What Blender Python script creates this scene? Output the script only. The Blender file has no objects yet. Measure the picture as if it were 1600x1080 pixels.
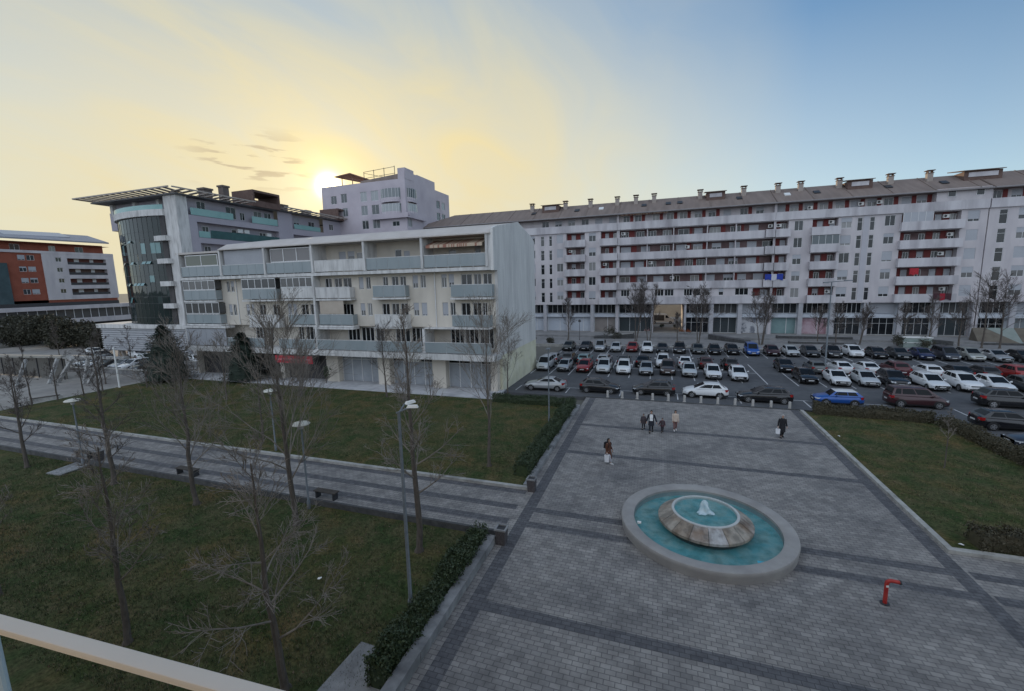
import bpy, bmesh, math, random
from mathutils import Vector, Matrix, Quaternion
R = math.radians
S = bpy.context.scene
C = S.collection
rng = random.Random(7)

# ------------------------------------------------------------------ camera
cam_d = bpy.data.cameras.new('camera'); cam = bpy.data.objects.new('camera', cam_d); C.objects.link(cam)
cam_d.sensor_width = 36; cam_d.lens = 36*678.4/1600; cam_d.clip_start = .05; cam_d.clip_end = 8000
r_, u_, f_ = Vector((.94677, .32101, -.02411)), Vector((-.0237, .1442, .98927)), Vector((-.32104, .93604, -.14413))
M = Matrix((r_, u_, -f_)).transposed().to_4x4(); M.translation = (0, 0, 12)
cam.matrix_world = M
S.camera = cam

# ------------------------------------------------------------------ light
SUN_AZ, SUN_EL = 40.5, 11.5           # degrees left of +Y, above the horizon
sd = Vector((-math.sin(R(SUN_AZ))*math.cos(R(SUN_EL)), math.cos(R(SUN_AZ))*math.cos(R(SUN_EL)), math.sin(R(SUN_EL))))
w = bpy.data.worlds.new('World'); S.world = w; w.use_nodes = True
nt = w.node_tree; N = nt.nodes; N.clear(); L = nt.links.new
def node(t, **k):
    n = N.new(t)
    for a, b in k.items(): setattr(n, a, b)
    return n
def vmath(op, a, b):
    n = node('ShaderNodeVectorMath', operation=op)
    for i, x in enumerate((a, b)):
        if hasattr(x, 'is_linked'): L(x, n.inputs[i])
        else: n.inputs[i].default_value = x
    return n
def fmath(op, a, b=0., clamp=False):
    n = node('ShaderNodeMath', operation=op, use_clamp=clamp)
    for i, x in enumerate((a, b)):
        if hasattr(x, 'is_linked'): L(x, n.inputs[i])
        else: n.inputs[i].default_value = x
    return n.outputs[0]
def mixc(f, a, b, mode='MIX'):
    n = node('ShaderNodeMix', data_type='RGBA', blend_type=mode)
    for i, x in ((0, f), (6, a), (7, b)):
        if hasattr(x, 'is_linked'): L(x, n.inputs[i])
        elif i == 0: n.inputs[0].default_value = x
        else: n.inputs[i].default_value = (*x, 1)
    return n.outputs[2]
def remap(v, a, b, c=0., d=1.):
    n = node('ShaderNodeMapRange', clamp=True)
    L(v, n.inputs[0])
    for i, x in enumerate((a, b, c, d)): n.inputs[i+1].default_value = x
    return n.outputs[0]
sky = node('ShaderNodeTexSky', sky_type='NISHITA', sun_disc=False, sun_elevation=R(SUN_EL), sun_rotation=R(-SUN_AZ))
sky.air_density = .8; sky.dust_density = .0; sky.ozone_density = 1.5; sky.altitude = 50
tc = node('ShaderNodeTexCoord')
dirv = vmath('NORMALIZE', tc.outputs['Generated'], (0, 0, 0)).outputs[0]
cosun = vmath('DOT_PRODUCT', dirv, tuple(sd)).outputs['Value']
cpos = fmath('MAXIMUM', cosun, 0.)
sep = node('ShaderNodeSeparateXYZ'); L(dirv, sep.inputs[0])
zc = fmath('MAXIMUM', sep.outputs[2], .0)
skt = vmath('MULTIPLY', sky.outputs[0], (.92, 1.03, 1.03)); skyc = vmath('SCALE', skt.outputs[0], (0, 0, 0)); skyc.inputs['Scale'].default_value = .12
# thin high cloud sheet: noise on the plane above
den = fmath('ADD', zc, .32)
inv = fmath('DIVIDE', 1., den)
pl = node('ShaderNodeVectorMath', operation='SCALE'); L(dirv, pl.inputs[0]); L(inv, pl.inputs['Scale'])
mp = node('ShaderNodeMapping'); L(pl.outputs[0], mp.inputs[0]); mp.inputs['Rotation'].default_value = (0, 0, R(-62)); mp.inputs['Scale'].default_value = (2.3, 1.1, .6)
n1 = node('ShaderNodeTexNoise'); L(mp.outputs[0], n1.inputs[0]); n1.inputs['Scale'].default_value = 1.5; n1.inputs['Detail'].default_value = 7; n1.inputs['Roughness'].default_value = .55; n1.inputs['Distortion'].default_value = .9
near = remap(cosun, .60, .95)                 # clouds gather on the sunset side
n1b = node('ShaderNodeTexNoise'); L(mp.outputs[0], n1b.inputs[0]); n1b.inputs['Scale'].default_value = .55; n1b.inputs['Detail'].default_value = 3
cov = fmath('MULTIPLY', fmath('ADD', fmath('ADD', fmath('MULTIPLY', remap(n1.outputs[0], .33, .70), .40), fmath('MULTIPLY', remap(n1b.outputs[0], .30, .70), .22)), .46), fmath('MULTIPLY', near, remap(sep.outputs[2], 1.05, .45)))
ccol = mixc(remap(sep.outputs[2], .70, .28), (.37, .41, .39), mixc(remap(cosun, .6, .97), (.47, .46, .36), (.65, .53, .25)))
c1 = mixc(fmath('MULTIPLY', cov, .9, True), skyc.outputs[0], ccol)
# warm band low over the rooftops on the sunset side
band = fmath('MULTIPLY', remap(sep.outputs[2], .46, .05), remap(cosun, .42, .95))
c2 = mixc(fmath('MULTIPLY', band, .9, True), c1, mixc(remap(cosun, .55, .97), (.50, .48, .34), (.65, .51, .23)))
# pale haze along the whole horizon
c2 = mixc(remap(sep.outputs[2], .42, .02, 0., .5), c2, (.46, .46, .41))
# long grey streaks low beside the sun
mp2 = node('ShaderNodeMapping'); L(dirv, mp2.inputs[0]); mp2.inputs['Scale'].default_value = (11, 11, 75)
n2 = node('ShaderNodeTexNoise'); L(mp2.outputs[0], n2.inputs[0]); n2.inputs['Scale'].default_value = 1.; n2.inputs['Detail'].default_value = 5
zz = fmath('ABSOLUTE', fmath('SUBTRACT', sep.outputs[2], .235))
stk = fmath('MULTIPLY', remap(n2.outputs[0], .56, .62), remap(zz, .06, .02))
c3 = mixc(fmath('MULTIPLY', fmath('MULTIPLY', stk, fmath('MULTIPLY', remap(cosun, .968, .985), remap(sep.outputs[0], -.645, -.67))), .8), c2, (.36, .30, .22))
# unseen bright veil added behind the viewer to lift light on facades and ground
east_fill = remap(fmath('SUBTRACT', fmath('MULTIPLY', sep.outputs[1], -1.), fmath('MULTIPLY', sep.outputs[2], -.25)), -.12, .55)
c3 = mixc(fmath('MULTIPLY', east_fill, .85), c3, (.67, .76, .89))
# aureole of the low sun behind thin cloud
def glow(p, col, s):
    n = node('ShaderNodeVectorMath', operation='SCALE'); n.inputs[0].default_value = col
    L(fmath('MULTIPLY', fmath('POWER', cpos, p), s), n.inputs['Scale']); return n.outputs[0]
g = vmath('ADD', glow(60., (1., .68, .14), .12), glow(600., (1., .78, .34), .3)).outputs[0]
g = vmath('ADD', g, glow(6000., (1., .86, .52), 4.)).outputs[0]
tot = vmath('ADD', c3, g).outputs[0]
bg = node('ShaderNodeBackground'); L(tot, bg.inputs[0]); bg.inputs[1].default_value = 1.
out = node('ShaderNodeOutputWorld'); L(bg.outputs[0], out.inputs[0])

sun_d = bpy.data.lights.new('sun', 'SUN'); sun_d.energy = 2.; sun_d.angle = R(.5); sun_d.color = (1, .78, .5)
sun = bpy.data.objects.new('sun', sun_d); C.objects.link(sun)
sun.rotation_mode = 'QUATERNION'; sun.rotation_quaternion = sd.to_track_quat('Z', 'Y')

S.view_settings.view_transform = 'Standard'; S.view_settings.look = 'None'
S.view_settings.exposure = .56; S.view_settings.gamma = 1
S.cycles.max_bounces = 6; S.cycles.diffuse_bounces = 3; S.cycles.glossy_bounces = 3; S.cycles.transmission_bounces = 4; S.cycles.transparent_max_bounces = 6
S.cycles.sample_clamp_indirect = 4

# ------------------------------------------------------------------ materials
MATS = {}
def pmat(name, col, rough=.7, col2=None, scale=3., detail=4, bump=0., stretch=(1, 1, 1), metal=0., coat=0., lo=.35, hi=.65, spec=.5, col3=None, scale3=.3, brick=None, fine=None):
    if name in MATS: return MATS[name]
    m = bpy.data.materials.new(name); m.use_nodes = True; MATS[name] = m
    t = m.node_tree; b = t.nodes['Principled BSDF']; lk = t.links.new
    b.inputs['Roughness'].default_value = rough; b.inputs['Metallic'].default_value = metal
    b.inputs['Coat Weight'].default_value = coat; b.inputs['Specular IOR Level'].default_value = spec
    b.inputs['Base Color'].default_value = (*col, 1)
    if col2 or brick:
        g = t.nodes.new('ShaderNodeNewGeometry'); mpn = t.nodes.new('ShaderNodeMapping'); lk(g.outputs['Position'], mpn.inputs[0]); mpn.inputs['Scale'].default_value = stretch
        nz = t.nodes.new('ShaderNodeTexNoise'); lk(mpn.outputs[0], nz.inputs[0]); nz.inputs['Scale'].default_value = scale; nz.inputs['Detail'].default_value = detail; nz.inputs['Roughness'].default_value = .6
        def mix(f, a, c, mode='MIX'):
            n = t.nodes.new('ShaderNodeMix'); n.data_type = 'RGBA'; n.blend_type = mode
            for i, x in ((0, f), (6, a), (7, c)):
                if hasattr(x, 'is_linked'): lk(x, n.inputs[i])
                elif i == 0: n.inputs[0].default_value = x
                else: n.inputs[i].default_value = (*x, 1)
            return n.outputs[2]
        def rm(v, a, c, d=0., e=1.):
            n = t.nodes.new('ShaderNodeMapRange'); lk(v, n.inputs[0])
            for i, x in enumerate((a, c, d, e)): n.inputs[i+1].default_value = x
            return n.outputs[0]
        cc = mix(rm(nz.outputs[0], lo, hi), col, col2 or col)
        if brick:
            bw, bh, mort, mcol = brick
            br = t.nodes.new('ShaderNodeTexBrick'); lk(g.outputs['Position'], br.inputs[0])
            br.inputs['Scale'].default_value = 1.; br.inputs['Brick Width'].default_value = bw; br.inputs['Row Height'].default_value = bh
            br.inputs['Mortar Size'].default_value = mort; br.inputs['Mortar Smooth'].default_value = .3; br.inputs['Bias'].default_value = 0.
            br.inputs['Color1'].default_value = (.82, .82, .83, 1); br.inputs['Color2'].default_value = (1.16, 1.15, 1.14, 1); br.inputs['Mortar'].default_value = (*mcol, 1)
            cc = mix(1., cc, br.outputs['Color'], 'MULTIPLY')
        if col3:
            n3 = t.nodes.new('ShaderNodeTexNoise'); lk(mpn.outputs[0], n3.inputs[0]); n3.inputs['Scale'].default_value = scale3; n3.inputs['Detail'].default_value = 6
            cc = mix(rm(n3.outputs[0], .45, .7), cc, mix(1., cc, col3, 'MULTIPLY'))
        if fine:
            n4 = t.nodes.new('ShaderNodeTexNoise'); lk(g.outputs['Position'], n4.inputs[0]); n4.inputs['Scale'].default_value = fine[0]; n4.inputs['Detail'].default_value = 5; n4.inputs['Roughness'].default_value = .75
            n5 = t.nodes.new('ShaderNodeMix'); n5.data_type = 'RGBA'; lk(rm(n4.outputs[0], .36, .64), n5.inputs[0]); n5.inputs[6].default_value = (fine[1],)*3+(1,); n5.inputs[7].default_value = (fine[2],)*3+(1,)
            cc = mix(1., cc, n5.outputs[2], 'MULTIPLY')
        lk(cc, b.inputs['Base Color'])
        if bump:
            bp = t.nodes.new('ShaderNodeBump'); bp.inputs['Strength'].default_value = bump; bp.inputs['Distance'].default_value = .03
            lk(br.outputs['Fac'] if brick else nz.outputs[0], bp.inputs['Height'])
            if brick: bp.invert = True
            lk(bp.outputs[0], b.inputs['Normal'])
    return m
def glassmat(name, stops, rough=.06, spec=.5):
    """window glass whose tone (dark room, curtain, blind) varies from one window to the next"""
    m = bpy.data.materials.new(name); m.use_nodes = True; MATS[name] = m
    t = m.node_tree; b = t.nodes['Principled BSDF']
    oi = t.nodes.new('ShaderNodeObjectInfo'); cr = t.nodes.new('ShaderNodeValToRGB'); cr.color_ramp.interpolation = 'CONSTANT'
    el = cr.color_ramp.elements
    while len(el) < len(stops): el.new(.5)
    for e, (p, c) in zip(el, stops): e.position = p; e.color = (*c, 1)
    t.links.new(oi.outputs['Random'], cr.inputs[0]); t.links.new(cr.outputs[0], b.inputs['Base Color'])
    b.inputs['Roughness'].default_value = rough; b.inputs['Specular IOR Level'].default_value = spec
    return m
PAVE = pmat('plaza_paving', (.205, .192, .182), .8, (.305, .288, .270), 1.6, detail=9, bump=.5, brick=(.34, .19, .015, (.52, .52, .54)), col3=(.6, .61, .64), scale3=.26)
DARKPAVE = pmat('dark_paving', (.085, .084, .09), .8, (.125, .123, .13), 3, bump=.4, brick=(.34, .19, .014, (.5, .5, .5)))
ASPH = pmat('asphalt', (.075, .077, .083), .85, (.105, .107, .112), 1.2, detail=8, col3=(.72, .72, .75), scale3=.15)
PAV2 = pmat('pavement_concrete', (.20, .20, .205), .85, (.27, .265, .26), 1.1, detail=7, col3=(.75, .75, .75), scale3=.2)
LIGHTPAV = pmat('light_pavement', (.42, .42, .43), .8, (.52, .52, .53), 1.4, detail=6, col3=(.72, .72, .74), scale3=.5)
BEIGEPAV = pmat('beige_paving', (.25, .235, .215), .85, (.31, .29, .265), .8, detail=6, col3=(.72, .72, .74), scale3=.12)
EARTH = pmat('distant_ground', (.10, .10, .085), .9, (.16, .15, .13), .05, detail=8)
GRASS = pmat('grass_sheet', (.036, .056, .02), .95, (.086, .080, .040), .9, detail=10, bump=1., lo=.36, hi=.64, col3=(1.5, 1.1, 1.), scale3=.33, spec=.1, fine=(7., .55, 1.5))
KERB = pmat('kerb_stone', (.33, .32, .30), .8, (.44, .43, .40), 4, detail=5, col3=(.6, .6, .6), scale3=1.2)
DKERB = pmat('dark_kerb', (.05, .05, .052), .9, (.09, .09, .09), 3)
WALLC = pmat('old_concrete', (.20, .20, .205), .85, (.30, .30, .30), 2.5, detail=8, bump=.3, col3=(.55, .55, .55), scale3=.9)
PAINTW = pmat('road_paint', (.62, .62, .62), .7, (.42, .42, .43), 3, detail=8)
CREAM = pmat('cream_render', (.57, .52, .45), .85, (.64, .585, .51), .7, detail=6, stretch=(1, 1, .3), col3=(.85, .85, .86), scale3=.5)
WHITEC = pmat('white_concrete', (.55, .54, .53), .8, (.64, .63, .62), 1.2, detail=6, stretch=(2, 2, .4), col3=(.68, .68, .68), scale3=1.1)
ENDW = pmat('end_wall_concrete', (.56, .55, .535), .85, (.67, .66, .64), 1.6, detail=9, stretch=(1., 1., .16), col3=(.84, .84, .85), scale3=.5, fine=(9., .93, 1.06))
YELW = pmat('yellowed_render', (.60, .58, .42), .85, (.67, .65, .52), .8, detail=6, col3=(.85, .85, .85), scale3=.6)
FROST = pmat('frosted_panel', (.235, .275, .29), .35, (.28, .315, .33), .6, detail=3, stretch=(1, 1, .3))
GREYP = pmat('grey_panel', (.30, .31, .34), .5, (.34, .35, .38), .6)
SHUT = pmat('shutter_slats', (.36, .37, .40), .6, (.40, .41, .44), .4)
FAR1 = pmat('white_render', (.50, .465, .475), .85, (.57, .53, .54), .5, detail=6, stretch=(1, 1, .25), col3=(.82, .82, .84), scale3=.6)
FARPAR = pmat('stained_parapet', (.50, .475, .495), .85, (.58, .56, .575), 1., detail=6, stretch=(1, 1, .2), col3=(.62, .61, .62), scale3=.55)
REDP = pmat('oxide_red_panel', (.15, .028, .028), .8, (.19, .04, .036), 1.)
ROOF = pmat('brown_roof', (.19, .145, .125), .8, (.235, .185, .16), .8, detail=6, stretch=(3, .3, 1), col3=(.75, .75, .75), scale3=.4)
BROWN = pmat('brown_cladding', (.10, .06, .05), .8, (.14, .09, .075), 1.5)
LILAC = pmat('lilac_render', (.36, .335, .38), .8, (.41, .385, .43), .4, detail=5, col3=(.88, .88, .9), scale3=.2)
TOWER = pmat('tower_render', (.47, .42, .46), .8, (.53, .48, .52), .3, detail=5, col3=(.88, .88, .9), scale3=.2)
ORANGE = pmat('orange_brick', (.23, .062, .036), .85, (.28, .082, .05), .6, detail=6)
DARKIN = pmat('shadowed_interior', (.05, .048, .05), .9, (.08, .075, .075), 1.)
STEELB = pmat('galvanised_steel', (.13, .15, .17), .55, (.18, .2, .22), 5, metal=.2)
DKMET = pmat('dark_metal', (.03, .03, .033), .5, (.045, .045, .05), 6)
WHITEM = pmat('white_enamel', (.72, .72, .70), .4, (.78, .78, .76), 8)
FRAMEM = pmat('window_frame_white', (.62, .62, .62), .5, (.68, .68, .68), 4)
FRAMED = pmat('window_frame_dark', (.06, .06, .065), .5, (.08, .08, .085), 4)
TURQ = pmat('turquoise_glass', (.19, .36, .35), .12, (.24, .41, .40), .4)
AWN = pmat('striped_awning', (.50, .40, .30), .8, (.30, .14, .10), 1., detail=0, stretch=(5.5, .01, .01), lo=.49, hi=.51)
BARK = pmat('bark', (.075, .062, .052), .95, (.12, .10, .085), 9, detail=6, bump=.6, stretch=(1, 1, .35))
TWIG = pmat('twig_bark', (.15, .13, .112), .9, (.25, .215, .185), 1.2)
DTWIG = pmat('dark_twig', (.085, .07, .062), .9, (.125, .105, .095), 2.5)
LEAF = pmat('hedge_leaf', (.022, .038, .016), .6, (.05, .072, .028), 6, lo=.3, hi=.7)
HEDGEB = pmat('brown_hedge_leaf', (.045, .042, .022), .7, (.085, .07, .04), 4, lo=.3, hi=.7)
CONIF = pmat('conifer_needles', (.012, .024, .017), .7, (.026, .042, .026), 3)
EVERG = pmat('dull_evergreen', (.028, .030, .018), .8, (.055, .050, .030), 1.5)
PANE = glassmat('window_glass', [(0, (.02, .023, .027)), (.42, (.05, .055, .06)), (.62, (.14, .14, .14)), (.82, (.26, .255, .25))])
PANED = glassmat('dark_window_glass', [(0, (.012, .014, .017)), (.55, (.03, .033, .037)), (.85, (.08, .08, .08))])
CURTAIN = glassmat('curtain_wall_glass', [(0, (.012, .02, .022)), (.6, (.02, .032, .034)), (.88, (.045, .075, .075)), (.96, (.12, .2, .2))], .04, .9)
SHOPG = glassmat('shop_glass', [(0, (.05, .06, .065)), (.35, (.10, .12, .13)), (.7, (.2, .22, .23))], .12)
STOREG = pmat('whited_shop_glass', (.27, .29, .315), .25, (.34, .36, .385), .9, detail=5)

# ------------------------------------------------------------------ builders
class MB:
    def __init__(s): s.v = []; s.f = []; s.m = []
    def face(s, pts, mi=0):
        i = len(s.v); s.v += [tuple(p) for p in pts]; s.f.append(tuple(range(i, i+len(pts)))); s.m.append(mi)
    def box(s, x0, x1, y0, y1, z0, z1, mi=0):
        i = len(s.v)
        s.v += [(x0,y0,z0),(x1,y0,z0),(x1,y1,z0),(x0,y1,z0),(x0,y0,z1),(x1,y0,z1),(x1,y1,z1),(x0,y1,z1)]
        s.f += [(i,i+3,i+2,i+1),(i+4,i+5,i+6,i+7),(i,i+1,i+5,i+4),(i+1,i+2,i+6,i+5),(i+2,i+3,i+7,i+6),(i+3,i,i+4,i+7)]; s.m += [mi]*6
        return s
    def prism(s, bot, top, mi=0):
        i = len(s.v); n = len(bot); s.v += [tuple(p) for p in bot]+[tuple(p) for p in top]
        s.f += [tuple(range(i+n-1, i-1, -1)), tuple(range(i+n, i+2*n))]+[(i+k, i+(k+1) % n, i+n+(k+1) % n, i+n+k) for k in range(n)]; s.m += [mi]*(n+2)
        return s
    def tube(s, pts, rad, n=6, mi=0, cap=True):
        pts = [Vector(p) for p in pts]; i0 = len(s.v); up = None
        for k, p in enumerate(pts):
            d = (pts[min(k+1, len(pts)-1)]-pts[max(k-1, 0)]).normalized()
            if up is None: up = d.orthogonal().normalized()
            up = (up-d*up.dot(d)); up = up.normalized() if up.length > 1e-5 else d.orthogonal().normalized()
            sv = d.cross(up); r = rad[k] if isinstance(rad, (list, tuple)) else rad
            for j in range(n):
                a = 2*math.pi*j/n; s.v.append(tuple(p+(up*math.cos(a)+sv*math.sin(a))*r))
        for k in range(len(pts)-1):
            for j in range(n):
                a = i0+k*n+j; b = i0+k*n+(j+1) % n; s.f.append((a, b, b+n, a+n)); s.m.append(mi)
        if cap:
            s.f.append(tuple(range(i0+n-1, i0-1, -1))); e = i0+(len(pts)-1)*n; s.f.append(tuple(range(e, e+n))); s.m += [mi, mi]
        return s
    def bar(s, p, q, wx, mi=0): return s.tube([p, q], wx*.7071, 4, mi)
    def lathe(s, prof, c=(0, 0, 0), n=32, mi=0):
        i0 = len(s.v)
        for r, z in prof:
            for j in range(n):
                a = 2*math.pi*j/n; s.v.append((c[0]+r*math.cos(a), c[1]+r*math.sin(a), c[2]+z))
        for k in range(len(prof)-1):
            for j in range(n):
                a = i0+k*n+j; b = i0+k*n+(j+1) % n; s.f.append((a, b, b+n, a+n)); s.m.append(mi)
        return s
    def disc(s, r, z, c=(0, 0, 0), n=32, mi=0):
        s.face([(c[0]+r*math.cos(2*math.pi*j/n), c[1]+r*math.sin(2*math.pi*j/n), c[2]+z) for j in range(n)], mi); return s
    def mesh(s, name, mats, off=(0, 0, 0), smooth=False, norm=False, sharp=40):
        me = bpy.data.meshes.new(name)
        me.from_pydata([(x-off[0], y-off[1], z-off[2]) for x, y, z in s.v], [], s.f)
        for m in (mats if isinstance(mats, (list, tuple)) else [mats]): me.materials.append(m)
        me.polygons.foreach_set('material_index', s.m)
        if norm:
            b = bmesh.new(); b.from_mesh(me); bmesh.ops.recalc_face_normals(b, faces=b.faces); b.to_mesh(me); b.free()
        if smooth:
            me.polygons.foreach_set('use_smooth', [True]*len(me.polygons)); me.set_sharp_from_angle(angle=R(sharp))
        me.update(); return me
    def build(s, name, mats, parent=None, base=None, **k):
        """vertices are in world space; the object sits at its parent's base (or at base)"""
        if not s.v: return None
        pb = wloc(parent) if parent else Vector((0, 0, 0))
        b = Vector(base) if base else pb
        o = bpy.data.objects.new(name, s.mesh(name, mats, b, **k)); C.objects.link(o)
        if parent: o.parent = parent
        o.location = b-pb; return o
def wloc(o):
    v = Vector((0, 0, 0))
    while o: v = v+o.location; o = o.parent
    return v
def tag(o, label, cat, group=None, kind=None):
    if label: o['label'] = label
    if cat: o['category'] = cat
    if group: o['group'] = group
    if kind: o['kind'] = kind
    return o
def thing(name, loc, label, cat, group=None, rz=0.):
    o = bpy.data.objects.new(name, None); C.objects.link(o); o.location = loc; o.rotation_euler = (0, 0, rz); o.empty_display_size = .3
    return tag(o, label, cat, group)
def struct(name, mb, mats, **k): return tag(mb.build(name, mats, **k), None, None, None, 'structure')
def put(name, me, parent, loc=(0, 0, 0), rz=0.):
    o = bpy.data.objects.new(name, me); C.objects.link(o); o.parent = parent; o.location = loc; o.rotation_euler = (0, 0, rz); return o
def sheet(name, pts, z, mat):
    m = MB(); m.face([(x, y, z) for x, y in pts]); return struct(name, m, mat)
def rect(x0, x1, y0, y1): return [(x0, y0), (x1, y0), (x1, y1), (x0, y1)]

class Fac:
    """a facade frame: u along the wall, d outwards, z up. 'Y' faces -Y at y=base, 'X' faces +X at x=base"""
    def __init__(s, parent, kind, base): s.p, s.k, s.b = parent, kind, base; s.pl = wloc(parent)
    def P(s, u, d, z): return (u, s.b-d, z) if s.k == 'Y' else (s.b+d, u, z)
    def box(s, mb, u0, u1, d0, d1, z0, z1, mi=0):
        if s.k == 'Y': mb.box(u0, u1, s.b-d1, s.b-d0, z0, z1, mi)
        else: mb.box(s.b+d0, s.b+d1, u0, u1, z0, z1, mi)
    def part(s, name, mat, boxes, parent=None):
        mb = MB()
        for b in boxes: s.box(mb, *b)
        return mb.build(name, mat, parent or s.p)
    def wall(s, mb, u0, u1, z0, z1, holes, depth=.16, d=0., mi=0):
        us = sorted({u0, u1, *[min(max(x, u0), u1) for h in holes for x in h[:2]]}); zs = sorted({z0, z1, *[min(max(x, z0), z1) for h in holes for x in h[2:4]]})
        for a, b in zip(us, us[1:]):
            for c, e in zip(zs, zs[1:]):
                um, zm = (a+b)/2, (c+e)/2
                if any(h[0] < um < h[1] and h[2] < zm < h[3] for h in holes): continue
                mb.face([s.P(a, d, c), s.P(b, d, c), s.P(b, d, e), s.P(a, d, e)], mi)
        for h in holes:
            a, b, c, e = h[:4]
            for p, q in (((a, c), (b, c)), ((b, c), (b, e)), ((b, e), (a, e)), ((a, e), (a, c))):
                mb.face([s.P(p[0], d, p[1]), s.P(q[0], d, q[1]), s.P(q[0], d-depth, q[1]), s.P(p[0], d-depth, p[1])], mi)
    def win(s, u0, u1, z0, z1, d=0., mull=1, shut=0., frame=None, pane=None, hbar=False, fw=.06, inset=.1):
        w, h = u1-u0, z1-z0
        key = ('win', round(w, 2), round(h, 2), mull, hbar, (frame or FRAMEM).name, (pane or PANE).name, fw)
        if key not in CACHE:
            a = MB(); a.face([(0, 0, 0), (w, 0, 0), (w, 0, h), (0, 0, h)])
            f = MB(); y0, y1 = -.05, .03
            f.box(0, w, y0, y1, 0, fw); f.box(0, w, y0, y1, h-fw, h); f.box(0, fw, y0, y1, fw, h-fw); f.box(w-fw, w, y0, y1, fw, h-fw)
            for k in range(mull):
                x = w*(k+1)/(mull+1); f.box(x-fw/2, x+fw/2, y0, y1, fw, h-fw)
            if hbar: f.box(fw, w-fw, y0+.004, y1-.004, h*.66, h*.66+fw*.8)
            CACHE[key] = (a.mesh('window_pane', pane or PANE), f.mesh('window_frame', frame or FRAMEM))
        rz = 0 if s.k == 'Y' else math.pi/2
        o = put('window', CACHE[key][0], s.p, Vector(s.P(u0, d-inset, z0))-s.pl, rz)
        put('window_frame', CACHE[key][1], o)
        if shut > .02:
            ks = ('shut', round(w, 2), round(h*shut, 2))
            if ks not in CACHE:
                m = MB(); hh = h*shut; n = max(2, int(hh/.09))
                for k in range(n):
                    z = hh*k/n; m.face([(fw*.5, -.075, z), (w-fw*.5, -.075, z), (w-fw*.5, -.06, z+hh/n), (fw*.5, -.06, z+hh/n)])
                CACHE[ks] = m.mesh('shutter', SHUT)
            put('shutter', CACHE[ks], o, (0, 0, h*(1-shut)))
        return o
CACHE = {}
def shutf():
    x = rng.random(); return 0 if x < .38 else (1 if x > .8 else rng.uniform(.25, .85))

# ------------------------------------------------------------------ ground
def stepsheet(name, x0, x1, y0, y1, z0, z1, mat):
    m = MB(); m.box(x0, x1, y0, y1, z0, z1); return struct(name, m, mat)
m = MB(); m.face([(-3000, -3000, -.4), (3000, -3000, -.4), (3000, 3000, -.4), (-3000, 3000, -.4)]); struct('ground', m, EARTH)
stepsheet('plaza', -7.05, 12.0, -2, 44.1, -.5, 0, PAVE)
m = MB()
for y in (4.6, 13.3, 19.05, 20.5, 28.85, 34.95): m.face([(-6.05, y, .004), (11.3, y, .004), (11.3, y+.5, .004), (-6.05, y+.5, .004)])
for x0, x1 in ((-6.65, -6.05), (11.3, 11.9)): m.face([(x0, -2, .004), (x1, -2, .004), (x1, 43.9, .004), (x0, 43.9, .004)])
struct('dark_paving_stripe', m, DARKPAVE)
stepsheet('path', -110, -7.05, 18.4, 22.7, -.5, -.002, PAVE)
m = MB()
for y in (19.05, 20.5): m.face([(-110, y, .003), (-7.05, y, .003), (-7.05, y+.5, .003), (-110, y+.5, .003)])
m.face([(-110, 22.25, .003), (-7.05, 22.25, .003), (-7.05, 22.7, .003), (-110, 22.7, .003)])
struct('dark_path_stripe', m, DARKPAVE)
stepsheet('side_path', 12.0, 60, 17.95, 22.25, -.5, -.002, PAVE)
m = MB()
for y in (19.05, 20.5): m.face([(12, y, .003), (60, y, .003), (60, y+.5, .003), (12, y+.5, .003)])
struct('dark_side_path_stripe', m, DARKPAVE)
def lawn(name, poly, z, seed):
    """a grass sheet with a slightly uneven, rooted surface"""
    b = bmesh.new(); f = b.faces.new([b.verts.new((x, y, 0)) for x, y in poly])
    bmesh.ops.triangulate(b, faces=b.faces)
    for _ in range(5):
        es = [e for e in b.edges if e.calc_length() > 2.2]
        if not es: break
        bmesh.ops.subdivide_edges(b, edges=es, cuts=1); bmesh.ops.triangulate(b, faces=b.faces)
    r = random.Random(seed)
    for v in b.verts: v.co.z = z+(0 if v.is_boundary else r.uniform(-.03, .05))
    me = bpy.data.meshes.new(name); b.to_mesh(me); b.free(); me.materials.append(GRASS)
    me.polygons.foreach_set('use_smooth', [True]*len(me.polygons))
    o = bpy.data.objects.new(name, me); C.objects.link(o); return tag(o, None, None, None, 'structure')
lawn('lawn', rect(-110, -7.4, -2, 18.25), -.3, 1)
lawn('lawn', rect(-64.5, -7.4, 22.95, 40.45), .1, 2)
lawn('lawn', [(12.25, 22.55), (24.5, 22.55), (22.3, 30), (21.9, 42.9), (12.25, 43.4)], .09, 3)
lawn('lawn', rect(12.25, 60, -2, 17.75), .02, 4)
# kerbs
m = MB()
m.box(-64.5, -7.05, 22.7, 22.95, -.3, .17); struct('path_kerb', m, KERB)
m = MB(); m.box(-110, -7.4, 18.25, 18.4, -.5, .03); struct('path_edge', m, DKERB)
m = MB(); m.box(12.0, 12.25, 22.25, 43.6, -.3, .16); m.box(12.25, 24.5, 22.25, 22.55, -.3, .15); struct('plaza_kerb', m, KERB)
m = MB(); m.box(12.0, 12.25, -2, 17.95, -.3, .12); m.box(12.25, 60, 17.75, 17.95, -.3, .12); struct('plaza_kerb', m, KERB)
m = MB(); m.box(-64.75, -64.5, 22.7, 60, -.3, .16); struct('left_kerb', m, KERB)
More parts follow.
